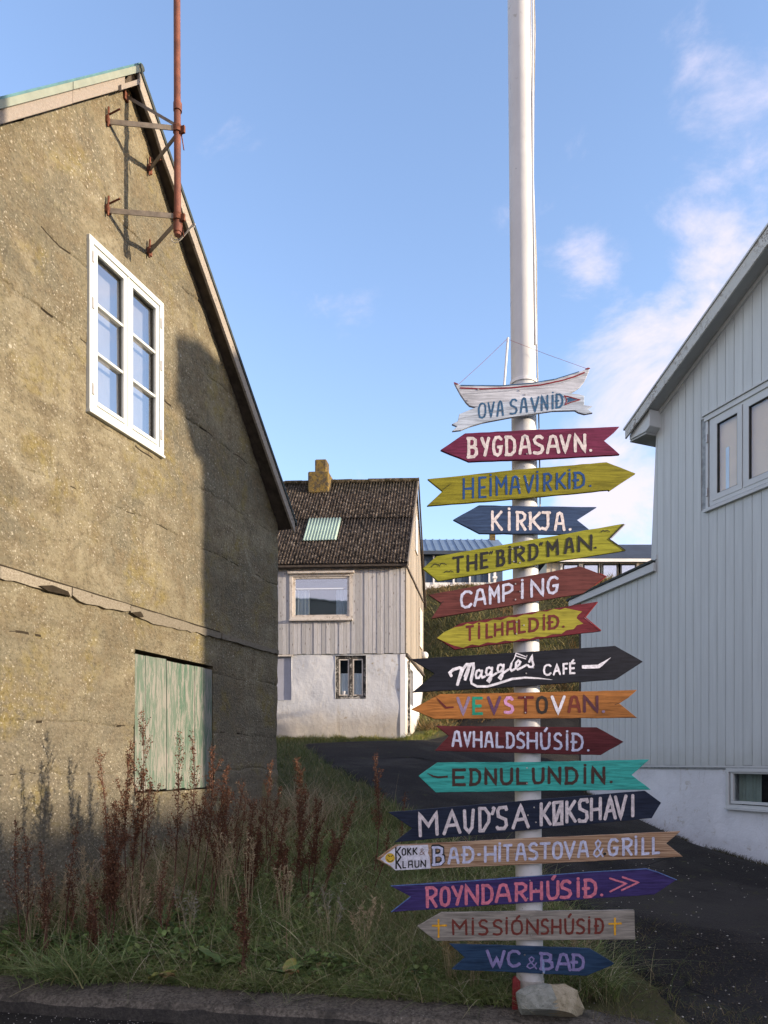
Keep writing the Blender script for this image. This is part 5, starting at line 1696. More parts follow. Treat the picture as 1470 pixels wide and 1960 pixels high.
# 9
s = Sign('arrow_sign', 'ochre orange arrow board with many coloured letters VEVSTOVAN.', ZC, [(22, 440), (200, 346), (700, 338), (1405, 321), (1350, 370), (1296, 404), (1405, 492), (700, 496), (168, 500)], YS, bd('ochre', 166, 108, 52, wear=.2, under=srgb(120, 76, 40)))
tp_ = ((300, 362), (1160, 352)); bo_ = ((300, 476), (1160, 464))
for g, a, b, c in (('V', 298, 384, ('vio', 140, 122, 150)), ('E', 396, 464, ('teal', 22, 140, 116)), ('V', 486, 574, ('plum', 92, 60, 92)), ('S', 586, 652, ('pinkv', 206, 150, 196)), ('T', 671, 775, ('oxblood2', 96, 32, 32)),
                   ('O', 786, 860, ('coal', 44, 38, 34)), ('V', 874, 968, W_), ('A', 978, 1062, ('russet', 112, 48, 36)), ('N', 1074, 1168, ('aubergine', 84, 44, 58)), ('.', 1184, 1212, ('vio', 140, 122, 150))):
    s.text([(g, a, b)], tp_, bo_, 18, lt(*c), 'letter')
s.strokes([[(176, 366), (200, 394), (235, 430), (282, 427)]], 13, lt('oxblood2', 96, 32, 32), 'arrow', .04, widths=[(0, .1), (.3, .8), (.7, 1), (1, .8)])
s.strokes([[(1268, 412), (1300, 400)]], 3, lt('ink', 36, 38, 36), 'crack')
s.screws([(718, 366), (721, 460)])
# 10
s = Sign('arrow_sign', 'dark red arrow board pointing right reading AVHALDSHÚSIÐ. in white', ZD, [(166, 28), (1110, 37), (1268, 122), (1133, 200), (160, 175), (242, 88)], YS + .001, bd('wine', 92, 32, 36, wear=.25, under=srgb(60, 20, 24)))
s.text([('A', 258, 320), ('V', 326, 376), ('H', 382, 440), ('A', 448, 506), ('L', 516, 566), ('D', 575, 630), ('S', 636, 690), ('H', 698, 764), ('Ú', 776, 838), ('S', 853, 908), ('Id', 925, 945), ('Ð', 960, 1032), ('.', 1048, 1070)], ((265, 56), (1020, 70)), ((265, 152), (1020, 178)), 14, lt('lilac_white', 200, 204, 226))
s.screws([(660, 58), (662, 158)])
# 11
s = Sign('arrow_sign', 'turquoise arrow board pointing left reading EDNULUNDIN. in brown', ZD, [(65, 322), (175, 244), (700, 240), (1418, 226), (1314, 316), (1427, 403), (700, 410), (166, 419)], YS, bd('turquoise', 62, 178, 164, wear=.12, under=srgb(40, 140, 130)))
s.text([('E', 262, 345), ('D', 360, 434), ('N', 450, 525), ('U', 540, 620), ('L', 636, 709), ('U', 728, 804), ('N', 820, 902), ('D', 920, 1002), ('Id', 1028, 1052), ('N', 1077, 1160), ('.', 1180, 1205)], ((265, 278), (1150, 262)), ((265, 382), (1150, 370)), 18, lt('umber', 72, 50, 42))
s.strokes([[(116, 306), (150, 324), (180, 330), (236, 326)]], 13, lt('umber', 72, 50, 42), 'arrow', .06, widths=[(0, .15), (.3, .9), (1, .9)])
s.screws([(700, 275), (700, 366)])
# 12
s = Sign('arrow_sign', "midnight blue arrow board pointing right reading MAUD'S A KØKSHAVI in white", PX, [(742.9, 1554.7), (1000, 1533), (1234.5, 1513.5), (1265.7, 1536.5), (1247.8, 1566), (1000, 1590), (754.7, 1612.5), (789, 1585.5)], YS - .006, bd('midnight', 26, 37, 58, wear=.1), jag=.001)
s.s, s.ox, s.oy = ZA2
off = 1421
s.text([('M', 392, 588), ('Av', 622, 800), ('Us', 812, 925), ('Ds', 952, 1075), ("'", 1082, 1112), ('Ss', 1120, 1238), ('Av', 1268, 1440), ('K', off + 112, off + 228), ('Os', off + 228, off + 335), ('K', off + 352, off + 462), ('Ss', off + 465, off + 575), ('H', off + 582, off + 695), ('Av', off + 708, off + 836), ('V', off + 806, off + 935), ('I', off + 965, off + 1003)],
       ((400, 272), (off + 1000, 94)), ((400, 512), (off + 1000, 322)), 30, lt('warm_white', 226, 222, 222), jit=.07)
s.screws([(1423, 295), (off + 60, 222), (off + 77, 362), (1425, 418)])
# 13
s = Sign('arrow_sign', 'bare varnished wood arrow board pointing left reading BAÐ-HITASTOVA&GRILL', PX, [(721, 1643.9), (756.7, 1617.3), (1000, 1605), (1302.9, 1591.2), (1275.3, 1614.3), (1307.3, 1639.8), (1000, 1655), (758.8, 1665.9)], YS, m_wood_sign(), jag=.001)
s.s, s.ox, s.oy = ZA2
s.fill([(40, 708), (85, 670), (100, 655), (175, 603), (205, 582), (485, 572), (492, 620), (484, 650), (500, 680), (512, 795), (330, 806), (180, 812), (130, 765), (85, 742)], lt('patch_white', 216, 216, 224), 'painted_patch')
yel = lt('yellow', 214, 178, 52)
s.fill([(130 + 46 * math.cos(a), 697 + 46 * math.sin(a)) for a in [i * math.pi / 10 for i in range(20)]], yel, 'smiley', .0009)
s.layer = 8
s.strokes([[(104, 712), (118, 728), (140, 730), (158, 714)], [(112, 672), (128, 684)], [(140, 682), (156, 672)]], 7, lt('ink', 36, 38, 36), 'smiley_face')
ink = lt('ink', 36, 38, 36)
s.text([('K', 178, 238)], ((178, 592), (240, 590)), ((178, 692), (240, 692)), 14, ink)
s.text([('O', 238, 282), ('K', 290, 333), ('K', 342, 390)], ((240, 605), (390, 596)), ((240, 676), (390, 668)), 12, ink)
s.text([('&', 404, 456)], ((400, 608), (460, 604)), ((400, 670), (460, 668)), 9, lt('taupe', 138, 112, 100))
s.text([('K', 180, 240)], ((180, 682), (240, 682)), ((180, 802), (240, 802)), 15, ink)
s.text([('L', 246, 284), ('Asq', 298, 346), ('U', 358, 406), ('N', 415, 468)], ((240, 722), (470, 712)), ((240, 796), (470, 784)), 11, ink)
s.text([('B', 512, 652)], ((520, 574), (650, 568)), ((520, 784), (650, 770)), 46, ink, 'letter_outline', jit=.03)
lw_ = lt('lilac_white', 200, 204, 226)
s.text([('B', 522, 642)], ((520, 586), (650, 580)), ((520, 772), (650, 758)), 24, lw_, 'letter', jit=.03)
s.text([('A', 668, 782), ('Ð', 806, 924), ('-', 942, 988), ('H', 1010, 1128), ('Id', 1142, 1174), ('T', 1184, 1282), ('A', 1302, 1412), ('S', 1422, off + 100), ('T', off + 108, off + 218), ('O', off + 228, off + 330), ('V', off + 336, off + 450), ('A', off + 462, off + 575), ('&', off + 605, off + 712), ('G', off + 748, off + 855), ('R', off + 878, off + 985), ('Id', off + 998, off + 1030), ('L', off + 1066, off + 1145), ('L', off + 1164, off + 1244)],
       ((670, 592), (off + 1200, 492)), ((670, 762), (off + 1220, 664)), 25, lw_, jit=.06)
s.fill([(off + 722 + 16 * math.cos(a), 658 + 14 * math.sin(a)) for a in [i * math.pi / 5 for i in range(10)]], ink, 'knot')
s.screws([(1420, 585), (1430, 712), (off + 68, 645), (1300, 655)])
# 14
s = Sign('arrow_sign', 'purple arrow board pointing right with pink letters ROYNDARHÚSIÐ. and two chevrons', PX, [(747.6, 1695.5), (1000, 1678.5), (1236.5, 1662.2), (1256, 1667), (1295.1, 1683.7), (1252.9, 1712.2), (1000, 1729), (748.6, 1746), (786.3, 1716.3)], YS - .002, bd('purple', 62, 50, 106, wear=.2, under=srgb(44, 36, 84)))
s.s, s.ox, s.oy = ZA2
pk = lt('pink', 214, 122, 140)
s.text([('R', 458, 578), ('O', 594, 698), ('Y', 703, 818), ('N', 830, 965), ('D', 983, 1103), ('A', 1110, 1270), ('R', 1293, 1420), ('H', off + 18, off + 144), ('Ú', off + 174, off + 298), ('S', off + 296, off + 415), ('Id', off + 452, off + 492), ('Ð', off + 520, off + 654), ('.', off + 675, off + 712)], ((460, 966), (off + 600, 888)), ((460, 1168), (off + 650, 1066)), 29, pk, jit=.06)
s.strokes([[(off + 768, 887), (off + 922, 936), (off + 772, 1012)], [(off + 888, 875), (off + 1036, 926), (off + 880, 998)]], 17, pk, 'chevron')
s.strokes([[(140, 958), (325 + 400, 925), (1372, 875), (off + 560, 828), (off + 1110, 797), (off + 1220, 830), (off + 1392, 900)], [(322, 1060), (140, 1203)]], 8, lt('edge_blue', 92, 120, 168), 'worn_edge')  # paler blue stroke along the upper edges of the board
s.screws([(1442, 908), (off + 77, 990), (1420, 1076)])
# 15
s = Sign('arrow_sign', 'stone grey pointed board reading MISSIÓNSHÚSIÐ between two yellow crosses', ZE_, [(60, 138), (208, 52), (700, 46), (1388, 38), (1394, 218), (700, 224), (175, 228)], YS, bd('stone', 150, 144, 132, wear=.12, under=srgb(130, 120, 105)))
s.text([('M', 270, 368), ('Id', 389, 410), ('S', 430, 495), ('S', 518, 584), ('Id', 596, 617), ('Ó', 633, 706), ('N', 724, 803), ('S', 812, 867), ('H', 878, 942), ('Ú', 957, 1020), ('S', 1028, 1088), ('Id', 1101, 1121), ('Ð', 1142, 1203)], ((272, 96), (1200, 86)), ((272, 195), (1200, 186)), 14, lt('rust_brown', 112, 50, 40), jit=.18)
gold = lt('gold', 226, 168, 40)
s.strokes([[(190, 98), (190, 202)], [(153, 134), (238, 132)]], 12, gold, 'cross', .22)
s.strokes([[(1268, 88), (1268, 188)], [(1232, 122), (1306, 120)]], 12, gold, 'cross', .22)
s.screws([(757, 192), (744, 90)])
# 16
s = Sign('arrow_sign', 'deep blue arrow board pointing right reading WC&BAÐ, lowest on the pole', ZE_, [(255, 245), (1115, 274), (1265, 364), (1250, 378), (1095, 442), (270, 402), (352, 330)], YS + .001, bd('deepblue', 32, 60, 88, wear=.25, under=srgb(44, 66, 100)))
lil = lt('lilac', 132, 124, 168)
s.text([('W', 478, 600), ('C', 606, 693)], ((480, 276), (690, 284)), ((480, 390), (690, 392)), 18, lil)
s.text([('&', 724, 793)], ((720, 318), (800, 322)), ((720, 396), (800, 400)), 13, lil)
s.text([('B', 806, 894), ('A', 903, 1003), ('Ð', 1002, 1086)], ((810, 292), (1080, 304)), ((810, 408), (1080, 415)), 18, lil)
s.strokes([[(830, 345), (832, 400), (836, 428)]], 16, lt('runny', 128, 144, 180), 'paint_run', .4, widths=[(0, .5), (.6, 1), (1, .5)])
s.screws([(716, 312), (830, 424)])
# ------------------------------------------------------------------ rock, stub
def ground_z(x, y):
    return gz1(x, y)
ROCK = thing('boulder', 'angular grey green and ochre rock leaning against the foot of the pole', 'rock', (1.03, 4.56, 0.0))
front = [(665, 545), (690, 520), (740, 495), (830, 482), (960, 494), (1040, 530), (1048, 575), (1076, 640), (1058, 706), (1000, 692), (930, 668), (880, 682), (770, 668), (700, 677), (680, 640)]
def rk(q, D):
    px = q[0] / 3.1957 + 780; py = q[1] / 3.1957 + 1730
    return Vector(((px - CX) / F * D, D, EZ + (HY - py) / F * D))
cen = (870, 590)
P_ = []
for q in front:
    P_.append(rk(q, 4.60)); P_.append(rk(((q[0] - cen[0]) * .8 + cen[0], (q[1] - cen[1]) * .85 + cen[1]), 4.69))
for q, D in (((878, 500), 4.52), ((905, 560), 4.45), ((938, 655), 4.44), ((720, 560), 4.53), ((800, 640), 4.47), ((700, 640), 4.54), ((830, 510), 4.54), ((1000, 670), 4.47), ((1030, 610), 4.52)):
    P_.append(rk(q, D))
bm = bmesh.new()
for p in P_:
    bm.verts.new(p - Vector((1.03, 4.56, 0)))
res = bmesh.ops.convex_hull(bm, input=bm.verts)
bmesh.ops.delete(bm, geom=[g for g in res['geom_interior'] if isinstance(g, bmesh.types.BMVert)], context='VERTS')
bmesh.ops.subdivide_edges(bm, edges=bm.edges, cuts=3, use_grid_fill=True)
bmesh.ops.triangulate(bm, faces=bm.faces)
bmesh.ops.recalc_face_normals(bm, faces=bm.faces)
bm.normal_update()
for v in bm.verts:
    v.co += v.normal * (mnoise.noise(v.co * 9) * .010 + mnoise.noise(v.co * 28) * .004)
xr = rk((895, 560), 4.5).x - 1.03
for f in bm.faces:
    c = f.calc_center_median()
    zc = c.z - (rk((0, 600), 4.5).z)
    f.material_index = 1 if (c.x - xr + .05 * zc * 3 + .012 * mnoise.noise(c * 30)) > 0 else 0
    f.smooth = False
me = bpy.data.meshes.new('stone'); bm.to_mesh(me); bm.free()
me.materials.append(M['rock_grey']); me.materials.append(M['rock_tan'])
o = bpy.data.objects.new('stone', me); COL.objects.link(o); o.parent = ROCK

STUB = thing('red_stake', 'short dark red painted stake standing against the left of the pole foot', 'stake', (.868, 4.72, -.05))
mb = MB()
def sp(px, py, D=4.70): return ((px - CX) / F * D, D, EZ + (HY - py) / F * D)
mb.hexa([sp(981, 1938), sp(996, 1938), sp(996, 1879), sp(987, 1869), sp(982, 1875)], [tuple(Vector(sp(*q)) + Vector((0, .03, 0))) for q in ((981, 1938), (996, 1938), (996, 1879), (987, 1869), (982, 1875))])
mb.build('stake', M['red_board'], STUB)

# ------------------------------------------------------------------ vegetation
M['leafy'] = m_foliage('living_blades', None)
def wall_n(x, y):
    return (x - PL.o.x) * PL.n.x + (y - PL.o.y) * PL.n.y
def wall_t(x, y):
    return (x - PL.o.x) * PL.d.x + (y - PL.o.y) * PL.d.y
def noise2(x, y, s, seed=0):
    return np.array([mnoise.noise(Vector((float(a) * s, float(b) * s, seed))) for a, b in zip(x, y)])
def blades(name, x, y, z, h, wd, cols, label_kind='stuff', lean=.35, curl=.5, seg=3, tip=.15, parent=None):
    n = len(x)
    az = rng.uniform(0, 2 * np.pi, n)
    ln = np.abs(rng.normal(0, lean, n)) + .05
    cr = rng.uniform(.1, curl, n)
    wa = rng.uniform(0, 2 * np.pi, n)
    V = np.zeros((n, (seg + 1) * 2, 3))
    for k in range(seg + 1):
        u = k / seg
        r_ = h * (ln * u + cr * u * u)
        zz = h * (u - .35 * cr * u * u)
        cx = x + np.cos(az) * r_; cy = y + np.sin(az) * r_; cz = z + zz
        ww = wd * (1 - (1 - tip) * u) / 2 * (1 if k else .7)
        V[:, 2 * k] = np.stack([cx + np.cos(wa) * ww, cy + np.sin(wa) * ww, cz], 1)
        V[:, 2 * k + 1] = np.stack([cx - np.cos(wa) * ww, cy - np.sin(wa) * ww, cz], 1)
    m_ = (seg + 1) * 2
    base = (np.arange(n) * m_)[:, None]
    Q = np.concatenate([base + np.array([[2 * k, 2 * k + 1, 2 * k + 3, 2 * k + 2]]) for k in range(seg)], 0)
    c = np.repeat(cols, m_, axis=0)
    ob = raw_mesh(name, V.reshape(-1, 3), Q, M['leafy'], parent, tint=c)
    return ob
def palette(n, cs, wts, var=.25):
    k = rng.choice(len(cs), n, p=np.array(wts) / sum(wts))
    c = np.array(cs)[k]
    return c * (1 + rng.uniform(-var, var, (n, 1)))
GREEN = [(.11, .15, .048), (.15, .19, .06), (.08, .115, .042), (.170, .175, .065), (.44, .38, .22), (.32, .26, .14)]
def sample_verge(n, y0, y1, dens=None, x0=-3.6, x1=1.6, margin=.06):
    xs = []; ys = []
    while sum(map(len, xs)) < n:
        x = rng.uniform(x0, x1, n); y = y0 + (y1 - y0) * rng.uniform(0, 1, n) ** 1.4
        ok = (y > kerb_back(x) + .03 + .05 * np.sin(x * 9)) & (x < drive_left(y) + margin)
        ok &= ~((wall_n(x, y) < .08) & (wall_t(x, y) < 3.95))
        ok &= (np.abs(x / y) < .56)
        if dens is not None:
            ok &= rng.uniform(0, 1, n) < dens(x, y)
        xs.append(x[ok]); ys.append(y[ok])
    return np.concatenate(xs)[:n], np.concatenate(ys)[:n]

# grass of the verge
n = 30000
x, y = sample_verge(n, 4.95, 11.0)
near_wall = np.clip(1 - wall_n(x, y) / .9, 0, 1)
nz = noise2(x, y, 1.8)
h = rng.uniform(.07, .19, n) * (1 + .5 * near_wall + .7 * np.clip(nz, 0, 1)) * np.clip(1.35 - .06 * (y - 5), .6, 1.4)
edge_ = np.clip((y - kerb_back(x)) / .45, .35, 1)
h *= edge_
blades('grass', x, y, gz(x, y) - .02, h, rng.uniform(.004, .009, n), palette(n, GREEN, (5, 4, 4, 2, 1.2, .8), .4))['kind'] = 'stuff'
# longer straw and green beside the pole and below the lower signs
n = 9000
x = rng.normal(.35, .55, n); y = rng.uniform(4.85, 6.8, n)
ok = (y > kerb_back(x) + .02) & (x < drive_left(y) + .15) & (x > -1.3)
x, y = x[ok], y[ok]; n = len(x)
blades('long_grass', x, y, gz(x, y) - .02, rng.uniform(.16, .46, n) * np.clip((y - kerb_back(x)) / .3, .5, 1), rng.uniform(.0025, .006, n), palette(n, GREEN, (4, 3, 3, 3, 3, 2)), lean=.3, curl=.8)['kind'] = 'stuff'
# pale dry grass standing along the wall
n = 5200
t = rng.uniform(-.9, 4.1, n); nn = np.abs(rng.normal(.45, .4, n)) + .08
x = PL.o.x + PL.d.x * t + PL.n.x * nn; y = PL.o.y + PL.d.y * t + PL.n.y * nn
blades('dry_grass', x, y, gz(x, y) - .02, rng.uniform(.25, .72, n) * (.7 + .5 * np.clip(noise2(x, y, 2.3, 5) + .4, 0, 1)), rng.uniform(.004, .008, n), palette(n, [(.46, .37, .24), (.36, .27, .17), (.22, .16, .10), (.15, .17, .07), (.55, .47, .34)], (3, 3, 2, 3, 1)), lean=.28, curl=1.3, seg=4)['kind'] = 'stuff'
# the leafy ground cover: small folded leaves
def leaves(name, x, y, z, size, cols, flat=.5):
    n = len(x)
    az = rng.uniform(0, 2 * np.pi, n); tilt = rng.normal(.25, flat, n)
    d = np.stack([np.cos(az) * np.cos(tilt), np.sin(az) * np.cos(tilt), np.sin(tilt)], 1)
    s_ = np.stack([-np.sin(az), np.cos(az), np.zeros(n)], 1)
    up = np.cross(d, s_)
    p0 = np.stack([x, y, z], 1); L_ = size[:, None]
    V = np.zeros((n, 8, 3))
    prof = [(0, 0, 0), (.25, .32, .06), (.55, .40, .10), (.85, .22, .06), (1.0, 0, -.02), (.85, -.22, .06), (.55, -.40, .10), (.25, -.32, .06)]
    jj = rng.uniform(.8, 1.2, (n, 8))
    for k, (a, b, c) in enumerate(prof):
        V[:, k] = p0 + d * L_ * a + s_ * L_ * b * jj[:, k:k + 1] + up * L_ * c * (1 if abs(b) > 0 else 0)
    base = (np.arange(n) * 8)[:, None]
    Q = np.concatenate([base + np.array([q]) for q in ([0, 1, 2, 6], [0, 6, 7, 7], [2, 3, 4, 6], [4, 5, 6, 6])], 0)
    Q = np.concatenate([base + np.array([q]) for q in ([0, 1, 2, 6], [6, 7, 0, 0], [2, 3, 4, 5], [2, 5, 6, 6])], 0)
    # keep all quads valid: swap repeated corners for proper kites
    Q = np.concatenate([base + np.array([q]) for q in ([0, 1, 6, 7], [1, 2, 5, 6], [2, 3, 4, 5])], 0)
    return raw_mesh(name, V.reshape(-1, 3), Q, M['leafy'], None, tint=np.repeat(cols, 8, axis=0))
n = 17000
x, y = sample_verge(n, 4.95, 7.4, lambda a, b: np.clip(.9 - .35 * (b - kerb_back(a)), .1, 1), x1=.75)
zz = gz(x, y) + rng.uniform(.0, 1.0, n) ** 1.5 * (.05 + .16 * np.clip(noise2(x, y, 2.2, 3) + .5, 0, 1)) * np.clip((y - kerb_back(x)) / .25, .3, 1)
cc = palette(n, [(.11, .18, .052), (.16, .23, .07), (.08, .13, .045), (.20, .25, .08), (.20, .14, .06)], (5, 5, 4, 1.6, .5), .4)
leaves('ground_cover', x, y, zz, rng.uniform(.024, .070, n), cc)['kind'] = 'stuff'

# short rough grass of the slope behind the concrete house
n = 26000
y = 9.5 + 10.0 * rng.uniform(0, 1, n) ** 1.1; x = rng.uniform(-3.6, 1.2, n)
ok = (x < drive_left(y) + .05) & ~((wall_n(x, y) < .05) & (wall_t(x, y) < 3.95)) & (x / y > -.20) & (y < 19.95)
x, y = x[ok], y[ok]; n = len(x)
blades('slope_grass', x, y, gz(x, y) - .03, rng.uniform(.05, .15, n) * (1 + .8 * np.clip(noise2(x, y, 1.1, 8), 0, 1)), rng.uniform(.006, .014, n), palette(n, [(.075, .100, .030), (.105, .125, .04), (.16, .155, .06), (.27, .23, .12), (.05, .07, .025)], (4, 4, 2, 1.2, 3)), lean=.5, seg=2)['kind'] = 'stuff'
# tufts at the foot of the small house, beyond the drive
n = 11000
x = rng.uniform(-3.6, 1.9, n); y = 20.0 - np.abs(rng.normal(0, .42, n)) - .05 * x
yb_ = np.where(x > .55, 20.0 + (x - .55) * 3.2 - np.abs(rng.normal(0, .5, n)), y); y = yb_
x = np.where(y > 20.1, x + .2, x)
cl = np.clip(noise2(x, y, 1.9, 12) + .35, .12, 1)
blades('verge_tufts', x, y, gz(x, y) - .03, rng.uniform(.10, .34, n) * cl, rng.uniform(.008, .016, n), palette(n, [(.12, .15, .03), (.20, .21, .045), (.075, .10, .025), (.30, .26, .10), (.28, .16, .05)], (4, 4, 3, 2, .8)), lean=.4, seg=2)['kind'] = 'stuff'
# the bank behind: heath and rough grass
n = 52000
x = rng.uniform(-1, 11.5, n); y = rng.uniform(21.6, 33, n)
ok = (x > drive_left(np.minimum(y, 24.4)) * (y < 24.4)) | (y > 22.6)
ok &= ~((x < drive_left(np.minimum(y, 24.4)) + 7) & (x > drive_left(np.minimum(y, 24.4))) & (y < 23.2))
x, y = x[ok], y[ok]; n = len(x)
q = noise2(x, y, .55, 21); q2 = noise2(x, y, 1.9, 22)
cols = palette(n, [(.16, .165, .055), (.27, .23, .09), (.11, .11, .045), (.38, .31, .14)], (4, 3, 4, 2))
hea = (q + .5 * q2) > .12
cols[hea] = palette(int(hea.sum()), [(.20, .13, .055), (.28, .19, .08), (.10, .08, .035)], (3, 2, 2))
ngr = gz(x, y) + .5 * noise2(x, y, .5, 3.3) * 1.0
blades('bank_heath', x, y, ngr - .1, rng.uniform(.12, .36, n) * (1 + .9 * np.clip(q2, 0, 1)) * np.clip((34 - y) / 6, .25, 1), rng.uniform(.02, .05, n), cols, lean=.55, curl=.8, seg=2)['kind'] = 'stuff'
# moss and weeds creeping on to the drive at the lower right, and along the foot of the clad wall
n = 9000
x = rng.uniform(.9, 4.2, n); y = rng.uniform(3.9, 6.6, n)
q = noise2(x, y, 3.0, 31) + .6 * noise2(x, y, 9.0, 32)
edge_d = drive_left(np.clip(y, 4.6, 24))
th = -.06 + .34 * np.clip((x - edge_d) / 2.0, 0, 1.4)
ok = (q > th) & (y > kerb_front(x) + .1) & ((x - pole_x(1900)) ** 2 + (y - 4.6) ** 2 > .03)
x, y = x[ok], y[ok]; n = len(x)
blades('drive_weeds', x, y, gz(x, y), rng.uniform(.012, .06, n) * np.clip(1.6 - (x - drive_left(np.clip(y, 4.6, 24))), .5, 2), rng.uniform(.003, .006, n), palette(n, [(.085, .090, .03), (.12, .11, .04), (.20, .15, .08)], (4, 3, 1.5)), lean=.8, seg=2)['kind'] = 'stuff'
n = 4500
u = rng.uniform(-1.9, 4.6, n); nn = np.abs(rng.normal(0, .12, n)) + .0
x = PR.o.x + PR.d.x * u + PR.n.x * nn; y = PR.o.y + PR.d.y * u + PR.n.y * nn
ok = noise2(x, y, 2.2, 41) > -.15
x, y, u = x[ok], y[ok], u[ok]; n = len(x)
blades('wall_foot_weeds', x, y, gz(x, y), rng.uniform(.03, .10, n), rng.uniform(.006, .012, n), palette(n, [(.05, .055, .03), (.075, .07, .04), (.11, .09, .06)], (3, 3, 2)), lean=.6, seg=2)['kind'] = 'stuff'

# loose stones on the drive and kerb
def pebbles(name, x, y, z, r_, mat):
    n = len(x)
    base = np.array([(0, 0, 1), (1, 0, 0), (0, 1, 0), (-1, 0, 0), (0, -1, 0), (0, 0, -1)], float)
    tri = np.array([(0, 1, 2), (0, 2, 3), (0, 3, 4), (0, 4, 1), (5, 2, 1), (5, 3, 2), (5, 4, 3), (5, 1, 4)])
    V = base[None] * rng.uniform(.6, 1.3, (n, 6, 1)) * r_[:, None, None] * np.array([1, 1, .6])
    a = rng.uniform(0, 6.28, n); c, s_ = np.cos(a), np.sin(a)
    Vx = V[..., 0] * c[:, None] - V[..., 1] * s_[:, None]; Vy = V[..., 0] * s_[:, None] + V[..., 1] * c[:, None]
    V = np.stack([Vx + x[:, None], Vy + y[:, None], V[..., 2] + z[:, None]], -1)
    Q = (np.arange(n) * 6)[:, None, None] + tri[None]
    return raw_mesh(name, V.reshape(-1, 3), Q.reshape(-1, 3), mat, quad=3)
n = 520
x = rng.uniform(1.1, 5.5, n); y = rng.uniform(4.1, 9.5, n)
tag(pebbles('pale_pebbles', x, y, gz(x, y) + .015, rng.uniform(.003, .010, n) * (1 + (rng.uniform(0, 1, n) > .96) * 1.4), M['cable']), kind='stuff')
n = 4200
x = rng.uniform(.8, 3.8, n); y = rng.uniform(4.0, 6.4, n)
tag(pebbles('dark_grit', x, y, gz(x, y) + .013, rng.uniform(.003, .009, n), M['soffit_dark']), kind='stuff')

# dock plants: rust-brown seed stalks
def dock(px_t, py_t, px_b, D, label, stalks=2, rich=1.0, tone=0, spread=.10, drop=None):
    xb = (px_b - CX) / F * D
    zg = gz1(xb, D) - .02
    xt = (px_t - CX) / F * D; zt = EZ + (HY - py_t) / F * D
    root = thing('dock_plant', label, 'dock plant', (xb, D, zg), 'dried dock plants along the verge')
    for si in range(stalks):
        k = 1 if si == 0 else random.uniform(.62, .95)
        base = Vector((xb + random.uniform(-.03, .03) * (si > 0), D + random.uniform(-.03, .03), zg))
        off = Vector((random.uniform(-spread, spread), random.uniform(-.06, .06), 0)) if si else Vector((0, 0, 0))
        top = Vector((xb + (xt - xb) * k, D, zg + (zt - zg) * k)) + off
        H_ = (top - base).length
        side = Vector((random.uniform(-.07, .07), random.uniform(-.03, .03), 0))
        def pt(u): return base.lerp(top, u) + side * math.sin(u * math.pi)
        mb = MB(); mb.tube([pt(u) for u in (0, .25, .5, .75, 1)], [.0065, .0055, .0045, .003, .0012], 5)
        brs = []
        nb = int(14 * rich) + 4
        start = random.uniform(.30, .45)
        for b in range(nb):
            u = start + (1 - start) * b / nb * .95
            a = random.uniform(0, 6.28); L_ = (.04 + .22 * (1 - u)) * H_ * random.uniform(.25, 1.5)
            L_ = min(L_, .30)
            p0 = pt(u); p1 = p0 + Vector((math.cos(a) * random.uniform(.3, .75), math.sin(a) * .5, 1)).normalized() * L_
            brs.append((p0, p1)); mb.tube([p0, p0.lerp(p1, .5) + Vector((math.cos(a) * .008, 0, 0)), p1], [.0028, .002, .001], 4, cap=False)
        dk = [(.085, .040, .024), (.14, .062, .032), (.18, .085, .045), (.30, .21, .13)]
        ob = mb.build('stem', M['rust_stem'], root)
        # seeds in whorls
        C = []; S_ = []
        def whorls(p0, p1, n_, cnt, rad):
            for i in range(n_):
                c = p0.lerp(p1, (i + .5) / n_)
                if random.random() < .22: continue
                for _ in range(int(cnt * random.uniform(.4, 1.4))):
                    C.append(c + Vector((random.gauss(0, rad), random.gauss(0, rad), random.gauss(0, rad * .9)))); S_.append(random.uniform(.004, .0105))
        u0 = start + .05
        whorls(pt(u0), pt(.99), max(10, int(H_ * (1 - u0) / .022)), int(15 * rich), .0135)
        for p0, p1 in brs:
            whorls(p0.lerp(p1, .15), p1, max(3, int((p1 - p0).length / .018)), int(10 * rich), .0115)
        C = np.array([tuple(c) for c in C]); S_ = np.array(S_); n = len(C)
        a1 = rng.normal(0, 1, (n, 3)); a1 /= np.linalg.norm(a1, axis=1, keepdims=True)
        a2 = np.cross(a1, rng.normal(0, 1, (n, 3))); a2 /= np.linalg.norm(a2, axis=1, keepdims=True)
        V = np.stack([C - a1 * S_[:, None], C + a2 * S_[:, None] * .7, C + a1 * S_[:, None], C - a2 * S_[:, None] * .7], 1)
        Q = np.arange(n * 4).reshape(n, 4)
        wts = [(4, 5, 2, .5), (1.5, 3, 3, 3)][tone]
        so = raw_mesh('seed_head', V.reshape(-1, 3), Q, M['leafy'], root, tint=np.repeat(palette(n, dk, wts), 4, axis=0))
        so['kind'] = 'stuff'
    # withered basal leaves
    for _ in range(2):
        a = random.uniform(0, 6.28); L_ = random.uniform(.14, .22)
        mb = MB(); d = Vector((math.cos(a), math.sin(a), 0)); sd = Vector((-d.y, d.x, 0)); p = Vector((xb, D, zg + random.uniform(.06, .16)))
        ring = []
        k = 6; L1 = []; R1 = []
        for i in range(k + 1):
            u = i / k; c = p + d * L_ * u * .5 + Vector((0, 0, .06 * math.sin(u * 3) - .16 * u * u)); ww = .022 * math.sin(min(1, u * 1.05) * math.pi) ** .7 + .001
            tw_ = random.uniform(-.008, .008)
            L1.append(c + sd * ww + Vector((0, 0, tw_))); R1.append(c - sd * ww - Vector((0, 0, tw_)))
        mb.add(L1 + R1, [(i, i + 1, k + 2 + i, k + 1 + i) for i in range(k)], 0, True)
        mb.build('withered_leaf', M['rust_leaf'], root)
